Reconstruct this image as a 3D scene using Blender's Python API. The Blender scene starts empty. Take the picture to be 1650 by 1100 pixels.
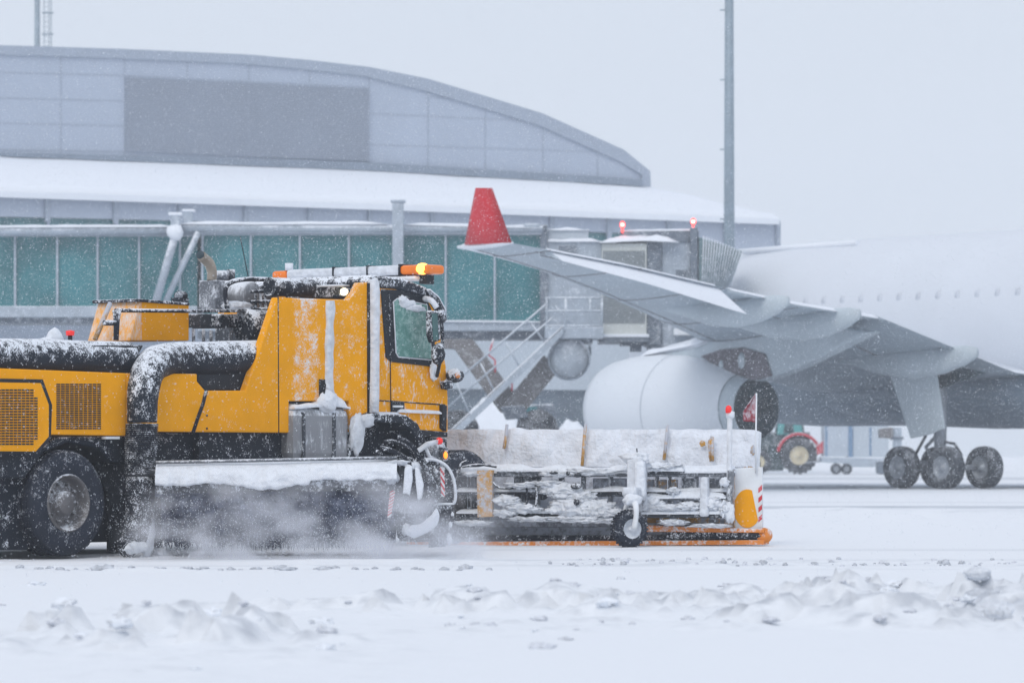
import bpy, bmesh, math, random
import numpy as np
from mathutils import Vector, Matrix, noise
random.seed(7)
R = math.radians
sc = bpy.context.scene
# ------------------------------------------------------------------ camera
F = 6187.5; H = 1.10; YH = 728.0          # focal length in photo pixels, eye height, horizon row
cd = bpy.data.cameras.new('camera'); cam = bpy.data.objects.new('camera', cd)
sc.collection.objects.link(cam); sc.camera = cam
cam.location = (0, 0, H); cam.rotation_euler = (R(90), 0, 0)
cd.sensor_width = 36; cd.lens = 135; cd.shift_y = (YH-550)/1650.0
cd.clip_start = 0.5; cd.clip_end = 3000
cd.dof.use_dof = True; cd.dof.focus_distance = 43.0; cd.dof.aperture_fstop = 3.3
# ------------------------------------------------------------------ sky
SUN_EL, SUN_AZ = 42, 200
w = bpy.data.worlds.new('World'); sc.world = w; w.use_nodes = True
nt = w.node_tree; nt.nodes.clear()
out = nt.nodes.new('ShaderNodeOutputWorld'); bg = nt.nodes.new('ShaderNodeBackground')
sky = nt.nodes.new('ShaderNodeTexSky'); sky.sky_type = 'NISHITA'; sky.sun_disc = False
sky.sun_elevation = R(SUN_EL); sky.sun_rotation = R(SUN_AZ); sky.dust_density = 4; sky.air_density = 1.5
tc = nt.nodes.new('ShaderNodeTexCoord'); sx = nt.nodes.new('ShaderNodeSeparateXYZ')
rm = nt.nodes.new('ShaderNodeValToRGB')     # overcast cloud deck: brighter towards the zenith
rm.color_ramp.elements[0].position = 0.0; rm.color_ramp.elements[0].color = (6.35, 7.1, 8.2, 1)
rm.color_ramp.elements[1].position = 1.0; rm.color_ramp.elements[1].color = (8.0, 8.5, 9.6, 1)
e = rm.color_ramp.elements.new(0.16); e.color = (7.1, 7.7, 8.75, 1)
nt.links.new(tc.outputs['Generated'], sx.inputs[0]); nt.links.new(sx.outputs['Z'], rm.inputs[0])
mx = nt.nodes.new('ShaderNodeMix'); mx.data_type = 'RGBA'; mx.inputs[0].default_value = 0.88
nt.links.new(sky.outputs[0], mx.inputs[6]); nt.links.new(rm.outputs[0], mx.inputs[7])
nt.links.new(mx.outputs[2], bg.inputs[0]); bg.inputs[1].default_value = 0.1
nt.links.new(bg.outputs[0], out.inputs[0])
# ------------------------------------------------------------------ sun (veiled by the cloud)
ld = bpy.data.lights.new('sun', 'SUN'); ld.energy = 0.9; ld.angle = R(25); ld.color = (1, 0.96, 0.9)
sun = bpy.data.objects.new('sun', ld); sc.collection.objects.link(sun)
sun.rotation_euler = (R(90-SUN_EL), 0, R(180-SUN_AZ))
sc.view_settings.view_transform = 'Standard'; sc.view_settings.look = 'None'
sc.view_settings.exposure = 0.04; sc.view_settings.gamma = 1
sc.cycles.volume_bounces = 2; sc.cycles.max_bounces = 8; sc.cycles.diffuse_bounces = 4
sc.cycles.use_denoising = True
# ------------------------------------------------------------------ materials
def s2l(c):
    return tuple(((v/255)/12.92 if v/255 <= .04045 else ((v/255+.055)/1.055)**2.4) for v in c)
SNOW = (0.80, 0.84, 0.90)
MATS = {}
def mat(name, base, rough=.55, metal=0., snow=0., nscale=6., up=.5, stretch=(1, 1, 1), var=.12,
        vscale=3., bump=.0, bscale=30., snowcol=SNOW, emit=None, estr=0., spec=.5, soft=.08, trans=0., zones=()):
    """painted / bare surface with wear; snow>0 adds stuck-on snow: noise patches, more on faces that look up"""
    if name in MATS: return MATS[name]
    m = bpy.data.materials.new(name); m.use_nodes = True; n = m.node_tree; n.nodes.clear(); L = n.links.new
    o = n.nodes.new('ShaderNodeOutputMaterial'); p = n.nodes.new('ShaderNodeBsdfPrincipled')
    L(p.outputs[0], o.inputs[0])
    p.inputs['Metallic'].default_value = metal; p.inputs['Roughness'].default_value = rough
    p.inputs['Specular IOR Level'].default_value = spec
    if trans: p.inputs['Transmission Weight'].default_value = trans
    t = n.nodes.new('ShaderNodeTexCoord')
    nz = n.nodes.new('ShaderNodeTexNoise'); nz.inputs['Scale'].default_value = vscale; nz.inputs['Detail'].default_value = 5
    L(t.outputs['Object'], nz.inputs['Vector'])
    mr = n.nodes.new('ShaderNodeMapRange'); mr.inputs['From Min'].default_value = .3; mr.inputs['From Max'].default_value = .7
    mr.inputs['To Min'].default_value = 1-var; mr.inputs['To Max'].default_value = 1+var
    L(nz.outputs['Fac'], mr.inputs['Value'])
    mul = n.nodes.new('ShaderNodeVectorMath'); mul.operation = 'SCALE'; mul.inputs[0].default_value = base[:3]
    L(mr.outputs[0], mul.inputs['Scale'])
    col = mul.outputs[0]
    if snow > 0:
        mp = n.nodes.new('ShaderNodeMapping'); mp.inputs['Scale'].default_value = stretch
        L(t.outputs['Object'], mp.inputs['Vector'])
        s1 = n.nodes.new('ShaderNodeTexNoise'); s1.inputs['Scale'].default_value = nscale; s1.inputs['Detail'].default_value = 7
        s1.inputs['Roughness'].default_value = .72
        L(mp.outputs[0], s1.inputs['Vector'])
        s2 = n.nodes.new('ShaderNodeTexNoise'); s2.inputs['Scale'].default_value = nscale*.18; s2.inputs['Detail'].default_value = 2
        L(t.outputs['Object'], s2.inputs['Vector'])
        g = n.nodes.new('ShaderNodeNewGeometry'); sp = n.nodes.new('ShaderNodeSeparateXYZ'); L(g.outputs['Normal'], sp.inputs[0])
        a1 = n.nodes.new('ShaderNodeMath'); a1.operation = 'MULTIPLY_ADD'; a1.inputs[1].default_value = up*.35
        L(sp.outputs['Z'], a1.inputs[0]); L(s1.outputs['Fac'], a1.inputs[2])
        a2 = n.nodes.new('ShaderNodeMath'); a2.operation = 'MULTIPLY_ADD'; a2.inputs[1].default_value = .5
        L(s2.outputs['Fac'], a2.inputs[0]); L(a1.outputs[0], a2.inputs[2])
        for zx0, zx1, zb in zones:      # where spray from the wheels and blower hits the panel (object x range)
            so_ = n.nodes.new('ShaderNodeSeparateXYZ'); L(t.outputs['Object'], so_.inputs[0]); prod = None
            for e0, e1 in ((zx0-.07, zx0+.05), (zx1+.07, zx1-.05)):
                q = n.nodes.new('ShaderNodeMapRange'); q.interpolation_type = 'SMOOTHSTEP'; q.inputs['From Min'].default_value = e0; q.inputs['From Max'].default_value = e1
                L(so_.outputs['X'], q.inputs['Value'])
                if prod is None: prod = q.outputs[0]
                else:
                    mm_ = n.nodes.new('ShaderNodeMath'); mm_.operation = 'MULTIPLY'; L(prod, mm_.inputs[0]); L(q.outputs[0], mm_.inputs[1]); prod = mm_.outputs[0]
            ad_ = n.nodes.new('ShaderNodeMath'); ad_.operation = 'MULTIPLY_ADD'; ad_.inputs[1].default_value = zb; L(prod, ad_.inputs[0]); L(a2.outputs[0], ad_.inputs[2]); a2 = ad_
        th = n.nodes.new('ShaderNodeMapRange'); c = 1.0 - snow*.5
        th.inputs['From Min'].default_value = c-soft; th.inputs['From Max'].default_value = c+soft; th.interpolation_type = 'SMOOTHSTEP'
        L(a2.outputs[0], th.inputs['Value'])
        mc = n.nodes.new('ShaderNodeMix'); mc.data_type = 'RGBA'; L(th.outputs[0], mc.inputs[0]); L(col, mc.inputs[6])
        mc.inputs[7].default_value = (*snowcol, 1); col = mc.outputs[2]
        mr2 = n.nodes.new('ShaderNodeMapRange'); mr2.inputs['To Min'].default_value = rough; mr2.inputs['To Max'].default_value = .85
        L(th.outputs[0], mr2.inputs['Value']); L(mr2.outputs[0], p.inputs['Roughness'])
        mm = n.nodes.new('ShaderNodeMapRange'); mm.inputs['To Min'].default_value = metal; mm.inputs['To Max'].default_value = 0
        L(th.outputs[0], mm.inputs['Value']); L(mm.outputs[0], p.inputs['Metallic'])
        bp = n.nodes.new('ShaderNodeBump'); bp.inputs['Strength'].default_value = .6; bp.inputs['Distance'].default_value = .012
        L(a2.outputs[0], bp.inputs['Height']); L(bp.outputs[0], p.inputs['Normal'])
    elif bump > 0:
        b1 = n.nodes.new('ShaderNodeTexNoise'); b1.inputs['Scale'].default_value = bscale; b1.inputs['Detail'].default_value = 6
        L(t.outputs['Object'], b1.inputs['Vector'])
        bp = n.nodes.new('ShaderNodeBump'); bp.inputs['Strength'].default_value = bump; bp.inputs['Distance'].default_value = .03
        L(b1.outputs['Fac'], bp.inputs['Height']); L(bp.outputs[0], p.inputs['Normal'])
    L(col, p.inputs['Base Color'])
    if emit:
        p.inputs['Emission Color'].default_value = (*emit, 1); p.inputs['Emission Strength'].default_value = estr
    MATS[name] = m
    return m
YEL = (0.92, 0.385, 0.0)
SPRAY = ((3.46, 3.86, .15), (4.05, 4.70, .05))
M = dict(
    yellow=mat('yellow_paint', YEL, .48, zones=SPRAY, snow=.09, nscale=60, up=.25, soft=.12, var=.07, stretch=(1, 1, .6), spec=.06),
    yellow_cab=mat('yellow_paint_cab', YEL, .48, snow=.24, nscale=42, up=.25, soft=.11, var=.07, stretch=(1, 1, .35), spec=.06),
    yellow_clean=mat('yellow_paint_clean', YEL, .42, var=.06, snow=.05, nscale=60, up=.2, soft=.10, spec=.06),
    yellow_frost=mat('yellow_paint_frosted', YEL, .5, spec=.06, snow=.33, nscale=44, up=.2, soft=.30, stretch=(1, 1, .25)),
    black=mat('black_trim', (.016, .021, .030), .45, snow=.12, nscale=55, up=.5, soft=.06, spec=.2),
    black_snowy=mat('black_trim_snowy', (.016, .022, .034), .5, snow=.38, nscale=36, up=.5, soft=.06, spec=.2),
    rubber=mat('rubber', (.014, .018, .028), .7, snow=.30, nscale=60, up=.2, soft=.06, spec=.2),
    tyre=mat('tyre_rubber', (.022, .028, .044), .75, spec=.2, snow=.12, nscale=45, up=.25, soft=.14),
    dark=mat('dark_steel', (.030, .038, .052), .5, snow=.24, nscale=30, up=.6, soft=.10),
    chassis=mat('chassis_paint', (.012, .017, .028), .6, snow=.20, nscale=60, up=.4, soft=.06, spec=.2),
    steel=mat('grey_steel', (.15, .165, .19), .45, metal=.3, snow=.34, nscale=30, up=.6, soft=.14),
    tank=mat('tank_metal', (.26, .27, .29), .42, metal=.4, snow=.20, nscale=22, up=1.2, soft=.16, stretch=(1, 1, .25)),
    hose=mat('duct_rubber', (.012, .018, .030), .5, snow=.30, nscale=72, up=.58, soft=.05, stretch=(1, 1, .7), spec=.2),
    stack=mat('exhaust_metal', (.34, .30, .25), .4, metal=.5, var=.3),
    rim=mat('rim_metal', (.15, .145, .15), .5, metal=.3, snow=.20, nscale=30, soft=.15),
    snow=mat('packed_snow', SNOW, .8, var=.05, vscale=14, bump=.9, bscale=26, spec=.25),
    snow_dirty=mat('packed_snow_dirty', (.70, .735, .79), .8, var=.14, vscale=10, bump=1., bscale=22, spec=.25),
    snow_smooth=mat('smooth_snow', SNOW, .8, var=.02, spec=.2),
    glass=mat('cab_glass', (.10, .25, .22), .12, var=.15, snow=.22, nscale=12, up=.1, soft=.25, snowcol=(.5, .66, .64)),
    mirror=mat('mirror_glass', (.05, .13, .13), .08, var=.2),
    orange=mat('orange_paint', (.74, .23, .02), .45, snow=.34, nscale=22, up=.3, soft=.1),
    rust=mat('worn_orange_paint', (.56, .29, .05), .6, snow=.47, nscale=18, up=.4, soft=.12, var=.4, snowcol=(.5, .53, .6)),
    amber=mat('amber_lens', (.85, .20, .008), .2, emit=(1, .14, .01), estr=.04),
    amber_dim=mat('amber_lens_dim', (1, .3, .03), .25, emit=(1, .28, .02), estr=1.6),
    amber_lit=mat('amber_lens_lit', (1, .5, .05), .2, emit=(1, .42, .04), estr=7),
    lamp=mat('work_lamp_lit', (1, .9, .7), .2, emit=(1, .86, .6), estr=2.2),
    red=mat('red_paint', (.62, .03, .04), .5, snow=.22, nscale=30, soft=.1),
    redlens=mat('red_lens', (.8, .03, .03), .25, emit=(1, .03, .02), estr=.25),
    redlit=mat('red_lens_lit', (1, .1, .06), .25, emit=(1, .04, .03), estr=3.0),
    redcore=mat('red_lamp_core', (1, .7, .6), .25, emit=(1, .5, .4), estr=4),
    red_wing=mat('red_winglet_paint', (.62, .016, .030), .5, var=.10, spec=.3, vscale=1.2),
    white=mat('white_paint', (.74, .77, .80), .45, snow=.3, nscale=8, soft=.2),
    brush=mat('brush_bristles', (.028, .036, .066), .95, snow=.26, nscale=14, up=.2, soft=.35, stretch=(.5, 1, 1), snowcol=(.30, .34, .44)),
    plowback=mat('plow_back_snow', (.78, .825, .90), .8, var=.08, vscale=9, bump=1.0, bscale=24, spec=.2),
    plowmid=mat('plow_inner_plate', (.17, .18, .21), .7, snow=.54, nscale=14, up=.5, soft=.16, snowcol=(.50, .54, .62), var=.3),
    flag=mat('flag_cloth', (.30, .05, .07), .8, snow=.46, nscale=16, soft=.12, snowcol=(.55, .5, .55)),
    panel=mat('terminal_panel', (.395, .455, .555), .45, metal=.1, var=.05, vscale=.25),
    panel_trim=mat('terminal_trim', (.32, .375, .46), .45, var=.05),
    louvre=mat('terminal_louvre', (.20, .25, .32), .5, var=.08, vscale=1),
    lowwall=mat('terminal_low_wall', (.23, .28, .36), .6, var=.18, vscale=.3),
    lightwall=mat('terminal_light_wall', (.46, .52, .58), .6, var=.05, vscale=.3),
    darkwall=mat('terminal_ground_floor', (.11, .15, .19), .6, var=.25, vscale=.4),
    teal=mat('teal_glazing', (.032, .18, .205), .14, var=.28, vscale=.7, bump=.08, bscale=2),
    teal_dark=mat('teal_glazing_dark', (.035, .16, .18), .14, var=.35, vscale=.7, bump=.08, bscale=2),
    bridge=mat('bridge_steel', (.37, .43, .50), .5, snow=.10, nscale=6, up=1.4, soft=.15, var=.1),
    bridge_dark=mat('bridge_dark_steel', (.13, .16, .20), .55, snow=.2, nscale=5, up=.8, soft=.15, var=.15),
    bridge_brown=mat('bridge_leg_paint', (.17, .165, .17), .6, var=.15, snow=.06, nscale=9, up=.8, soft=.2),
    shutter=mat('shutter_metal', (.56, .59, .57), .5, var=.06),
    bellows=mat('bellows_fabric', (.15, .23, .26), .7, var=.2, snow=.10, nscale=8, up=.6, soft=.2),
    mast=mat('galvanised_mast', (.24, .31, .37), .5, metal=.2, var=.08),
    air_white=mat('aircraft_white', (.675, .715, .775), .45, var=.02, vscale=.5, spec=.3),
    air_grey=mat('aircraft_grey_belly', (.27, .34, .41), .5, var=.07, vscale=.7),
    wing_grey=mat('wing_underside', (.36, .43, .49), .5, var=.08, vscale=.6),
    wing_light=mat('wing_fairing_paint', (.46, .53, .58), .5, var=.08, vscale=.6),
    nozzle=mat('engine_nozzle_dark', (.030, .055, .070), .6, var=.3, vscale=2),
    pylon_dark=mat('heat_stained_metal', (.13, .12, .14), .5, metal=.2, var=.25, vscale=2),
    gear=mat('gear_metal', (.30, .33, .37), .45, metal=.3, var=.15),
    air_tyre=mat('aircraft_tyre', (.022, .030, .042), .75, snow=.08, nscale=16, up=.35, soft=.25, var=.15),
    tractor_red=mat('tractor_red', (.58, .025, .05), .5, snow=.15, nscale=5, up=1.2, soft=.15),
    tractor_green=mat('tractor_dark_green', (.018, .050, .062), .6, snow=.2, nscale=5, up=1, soft=.15),
    cream=mat('cream_rim', (.62, .56, .40), .5, var=.1),
    tglass=mat('tractor_glass', (.10, .36, .36), .15, var=.1),
    trailer=mat('trailer_panel', (.44, .50, .57), .5, var=.08, vscale=1),
    cowl_white=mat('engine_cowl_white', (.73, .775, .83), .45, var=.02, vscale=.5, spec=.3),
    window_frost=mat('frosted_cabin_window', (.58, .62, .69), .6, var=.1),
    chunk=mat('grey_snow_chunk', (.66, .69, .75), .8, var=.2, vscale=2),
    clod=mat('ice_clod_surface', (.52, .55, .60), .7, var=.25, vscale=20),
    trailer_blue=mat('trailer_blue_edge', (.14, .24, .38), .5, var=.08),
)
# ------------------------------------------------------------------ builders
col = sc.collection
class Frame:
    """ground-plane frame; x runs along the thing, y away from the camera side; T turns a photo pixel into a point on a plane y = const"""
    def __init__(s, ox, oy, deg):
        s.ox, s.oy, s.a = ox, oy, R(deg); s.hx, s.hy = math.cos(s.a), math.sin(s.a)
    def T(s, px, py, y=0.):
        a = (px-825)/F; bx = s.ox - y*s.hy; by = s.oy + y*s.hx
        x = (a*by - bx)/(s.hx - a*s.hy); D = by + x*s.hy
        return x, H + (YH-py)/F*D
    def P(s, px, py, y=0.):
        x, z = s.T(px, py, y); return Vector((x, y, z))
    def D(s, x, y): return s.oy + x*s.hy + y*s.hx
class MB:
    def __init__(s): s.bm = bmesh.new()
    def box(s, x0, x1, y0, y1, z0, z1, mi=0):
        v = [s.bm.verts.new((x, y, z)) for x in (x0, x1) for y in (y0, y1) for z in (z0, z1)]
        for f in ((0, 1, 3, 2), (4, 6, 7, 5), (0, 4, 5, 1), (2, 3, 7, 6), (0, 2, 6, 4), (1, 5, 7, 3)):
            s.bm.faces.new([v[i] for i in f]).material_index = mi
        return s
    def prism(s, pts, y0, y1, mi=0):
        """pts: (x,z) outline, extruded in y"""
        a = [s.bm.verts.new((p[0], y0, p[1])) for p in pts]; b = [s.bm.verts.new((p[0], y1, p[1])) for p in pts]
        n = len(pts)
        s.bm.faces.new(a).material_index = mi; s.bm.faces.new(b[::-1]).material_index = mi
        for i in range(n):
            s.bm.faces.new((a[i], b[i], b[(i+1) % n], a[(i+1) % n])).material_index = mi
        return s
    def px(s, fr, pts, y0, y1, mi=0): return s.prism([fr.T(p[0], p[1], y0) for p in pts], y0, y1, mi)
    def tube(s, pts, r, n=14, caps=True, smooth=1):
        pts = [Vector(p) for p in pts]; k = len(pts)
        if smooth > 1 and k > 2:
            q = []; 
            for i in range(k-1):
                p0 = pts[max(i-1, 0)]; p1 = pts[i]; p2 = pts[i+1]; p3 = pts[min(i+2, k-1)]
                for j in range(smooth):
                    t = j/smooth
                    q.append(.5*((2*p1)+(-p0+p2)*t+(2*p0-5*p1+4*p2-p3)*t*t+(-p0+3*p1-3*p2+p3)*t**3))
            q.append(pts[-1])
            if not isinstance(r, (int, float)):
                r = [r[min(int(i/smooth), k-1)]*(1-(i % smooth)/smooth)+r[min(int(i/smooth)+1, k-1)]*((i % smooth)/smooth) for i in range(len(q))]
            pts = q; k = len(pts)
        rr = [r]*k if isinstance(r, (int, float)) else r
        rings = []; up = None
        for i in range(k):
            d = (pts[min(i+1, k-1)]-pts[max(i-1, 0)]).normalized()
            if up is None:
                up = Vector((0, 0, 1)) if abs(d.z) < .9 else Vector((0, 1, 0))
            u = (up - d*up.dot(d)).normalized(); v = d.cross(u); up = u
            rings.append([s.bm.verts.new(pts[i]+(u*math.cos(2*math.pi*j/n)+v*math.sin(2*math.pi*j/n))*rr[i]) for j in range(n)])
        for a, b in zip(rings, rings[1:]):
            for j in range(n): s.bm.faces.new((a[j], a[(j+1) % n], b[(j+1) % n], b[j])).smooth = True
        if caps: s.bm.faces.new(rings[0][::-1]); s.bm.faces.new(rings[-1])
        return s
    def lathe(s, prof, c, axis='y', n=32, caps=False, smooth=True, mi=0, sc2=(1, 1)):
        """prof: (a along axis, radius)"""
        rings = []
        for a, r in prof:
            ring = []
            for j in range(n):
                t = 2*math.pi*j/n; u, v = r*math.cos(t)*sc2[0], r*math.sin(t)*sc2[1]
                p = {'y': (u, a, v), 'x': (a, u, v), 'z': (u, v, a)}[axis]
                ring.append(s.bm.verts.new(Vector(c)+Vector(p)))
            rings.append(ring)
        for a, b in zip(rings, rings[1:]):
            for j in range(n):
                f = s.bm.faces.new((a[j], a[(j+1) % n], b[(j+1) % n], b[j])); f.smooth = smooth; f.material_index = mi
        if caps:
            for q in (rings[0][::-1], rings[-1]): s.bm.faces.new(q).material_index = mi
        return s
    def blob(s, c, rad, sub=2, amp=.25, fr=3., seed=0):
        c = Vector(c); rad = Vector(rad) if not isinstance(rad, (int, float)) else Vector((rad,)*3)
        vs = bmesh.ops.create_icosphere(s.bm, subdivisions=sub, radius=1)['verts']
        for v in vs:
            d = v.co.copy(); of = Vector((seed*3.1, seed*1.7, seed)); k = 1+amp*(noise.noise(d*fr*.5+of)*1.1+noise.noise(d*fr*1.6+of)*.8+noise.noise(d*fr*4+of)*.3)
            v.co = c + Vector((d.x*rad.x, d.y*rad.y, d.z*rad.z))*k
        for v in vs:
            for f in v.link_faces: f.smooth = True
        return s
    def rough(s, amp=.01, fr=5.):
        for v in s.bm.verts:
            v.co += noise.noise_vector(v.co*fr)*amp
        return s
    def build(s, name, m, parent=None, bevel=0., subd=0, label=None):
        bmesh.ops.recalc_face_normals(s.bm, faces=s.bm.faces[:])
        me = bpy.data.meshes.new(name); s.bm.to_mesh(me); s.bm.free()
        for k in (m if isinstance(m, (list, tuple)) else [m]): me.materials.append(M[k] if isinstance(k, str) else k)
        o = bpy.data.objects.new(name, me); col.objects.link(o)
        if parent: o.parent = parent
        if bevel:
            b = o.modifiers.new('bevel', 'BEVEL'); b.width = bevel; b.segments = 2; b.limit_method = 'ANGLE'; b.angle_limit = R(40)
            b.harden_normals = False
        if subd:
            q = o.modifiers.new('sub', 'SUBSURF'); q.levels = q.render_levels = subd
        if label: o['label'] = label
        return o
def thing(name, label, cat, fr, group=None):
    o = bpy.data.objects.new(name, None); col.objects.link(o); o.empty_display_size = .3
    o.location = (fr.ox, fr.oy, 0); o.rotation_euler = (0, 0, fr.a)
    o['label'] = label; o['category'] = cat
    if group: o['group'] = group
    return o
def tag(o, label=None, cat=None, group=None, kind=None):
    if label: o['label'] = label
    if cat: o['category'] = cat
    if group: o['group'] = group
    if kind: o['kind'] = kind
    return o
def snow_slab(path_pts, y0, y1, thick, seg=.12, amp=.35):
    """lumpy snow lying along a polyline of (x,z)"""
    mb = MB(); pts = []
    for (x0, z0), (x1, z1) in zip(path_pts, path_pts[1:]):
        n = max(1, int(math.hypot(x1-x0, z1-z0)/seg))
        for i in range(n): pts.append((x0+(x1-x0)*i/n, z0+(z1-z0)*i/n))
    pts.append(path_pts[-1])
    ny = max(2, int(abs(y1-y0)/seg)+1); rows = []
    for i, (x, z) in enumerate(pts):
        row = []
        for j in range(ny+1):
            t = j/ny; y = y0+(y1-y0)*t
            e = min(1, min(i, len(pts)-1-i, j, ny-j)*.75+.12)
            h = thick*e*(1+amp*noise.noise(Vector((x*3, y*3, z*3)))*2)
            row.append(mb.bm.verts.new((x, y, z+max(h, .004))))
        rows.append(row)
    for a, b in zip(rows, rows[1:]):
        for j in range(ny): mb.bm.faces.new((a[j], a[j+1], b[j+1], b[j])).smooth = True
    # underside
    g = mb.bm; vs = [v for r_ in rows for v in r_]
    low = {v: g.verts.new((v.co.x, v.co.y, v.co.z-thick*.5 if v in () else v.co.z-.02)) for v in (rows[0]+rows[-1]+[r_[0] for r_ in rows]+[r_[-1] for r_ in rows])}
    edge = rows[0][:] + [r_[-1] for r_ in rows[1:]] + rows[-1][-2::-1] + [r_[0] for r_ in rows[-2:0:-1]]
    for a, b in zip(edge, edge[1:]+edge[:1]):
        try: g.faces.new((a, b, low[b], low[a]))
        except ValueError: pass
    return mb
# ================================================================== GROUND
def vnoise(x, y, seed=0):
    xi = np.floor(x).astype(np.int64); yi = np.floor(y).astype(np.int64); xf = x-xi; yf = y-yi
    def h(a, b):
        n = (a*374761393 + b*668265263 + seed*2246822519) & 0xffffffff
        n = ((n ^ (n >> 13))*1274126177) & 0xffffffff
        return ((n ^ (n >> 16)) & 0xffff)/65535.0
    u = xf*xf*(3-2*xf); v = yf*yf*(3-2*yf)
    return (h(xi, yi)*(1-u)+h(xi+1, yi)*u)*(1-v)+(h(xi, yi+1)*(1-u)+h(xi+1, yi+1)*u)*v
def fbm(x, y, o=5, seed=0, g=.5):
    s = 0; a = 1; t = 0
    for i in range(o): s = s+a*vnoise(x*2**i, y*2**i, seed+i*17); t += a; a *= g
    return s/t
def smooth(a, b, x): t = np.clip((x-a)/(b-a), 0, 1); return t*t*(3-2*t)
def ground_height(X, Y):
    z = .02*(fbm(X*.25, Y*.12, 3, 3)-.5)
    # windrow of broken snow in the foreground
    ridge = np.exp(-((Y-(23.6+.55*X+1.6*(fbm(X*.3, X*0, 2, 5)-.5)*2))/2.6)**2)
    ridge = ridge + .8*np.exp(-((Y-(28.5-.15*X))/1.8)**2)*smooth(1.0, 2.6, X) + .6*np.exp(-((Y-20.6)/1.7)**2)*smooth(.2, -1.2, X)
    ridge = ridge*(.3+1.1*smooth(.36, .58, fbm(X*.55, Y*.45, 3, 123)))
    n1 = fbm(X*1.5, Y*.75, 5, 11, .55); n2 = fbm(X*4.6, Y*3.0, 4, 31, .62); n3 = smooth(.55, .75, fbm(X*9, Y*6, 3, 61))
    lump = smooth(.50, .80, n1); clod = smooth(.53, .60, n2)*smooth(.42, .54, n1)
    z = z + ridge*(.03+.08*lump + .085*clod + .028*n3) 
    far = smooth(16.0, 18.5, Y)
    z = z*far
    # shallow wheel ruts and plough streaks running along X
    st = np.exp(-((Y-37.8)/1.5)**2)
    z = z + st*.018*(fbm(X*1.3, Y*7, 3, 41)-.5)
    z = z - .03*np.exp(-((Y-40.6)/1.0)**2)
    bump = smooth(.60, .8, fbm(X*2.5, Y*1.6, 3, 77))*smooth(34, 35, Y)*smooth(40.5, 38, Y)
    z = z + bump*.028
    b2 = np.exp(-((Y-64)/9)**2)*smooth(.5, .8, fbm(X*.8, Y*.5, 4, 91))*.12
    z = z + b2
    trk = np.exp(-((Y-38.2)/1.3)**2)*smooth(.46, .62, fbm(X*2.2, Y*9, 4, 51))*smooth(-2.5, 1, X)
    z = z + trk*.02*fbm(X*9, Y*9, 3, 8)
    return z, np.clip(ridge*(lump*.3+clod*1.4+n3*.9)+trk*.75, 0, 1)  # grey mask: painted shading on the snow lumps, plus dirt in the ploughed track
xs = np.concatenate([-np.geomspace(900, 9.2, 40), np.arange(-9, 9.001, .07), np.geomspace(9.2, 900, 40)])
ys = np.concatenate([-np.geomspace(60, 2, 8), np.array([2, 6, 10, 13]), np.arange(15, 34, .085), np.arange(34, 48, .14), np.arange(48, 90, .6), np.geomspace(90, 900, 50)])
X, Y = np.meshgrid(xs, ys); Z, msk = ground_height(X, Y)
nx, ny = len(xs), len(ys)
co = np.stack([X, Y, Z], -1).reshape(-1, 3).astype(np.float32)
idx = np.arange(nx*ny).reshape(ny, nx)
q = np.stack([idx[:-1, :-1], idx[:-1, 1:], idx[1:, 1:], idx[1:, :-1]], -1).reshape(-1, 4)
def fast_mesh(name, co, faces, smooth_=True):
    me = bpy.data.meshes.new(name); k = faces.shape[1]
    me.vertices.add(len(co)); me.vertices.foreach_set('co', co.ravel())
    me.loops.add(faces.size); me.loops.foreach_set('vertex_index', faces.ravel().astype(np.int32))
    me.polygons.add(len(faces)); me.polygons.foreach_set('loop_start', np.arange(0, faces.size, k, dtype=np.int32))
    me.polygons.foreach_set('loop_total', np.full(len(faces), k, np.int32))
    if smooth_: me.polygons.foreach_set('use_smooth', np.ones(len(faces), bool))
    me.update(calc_edges=True); return me
me = fast_mesh('ground', co, q)
at = me.attributes.new('shade_dirt', 'FLOAT', 'POINT'); at.data.foreach_set('value', msk.ravel().astype(np.float32))
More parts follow.
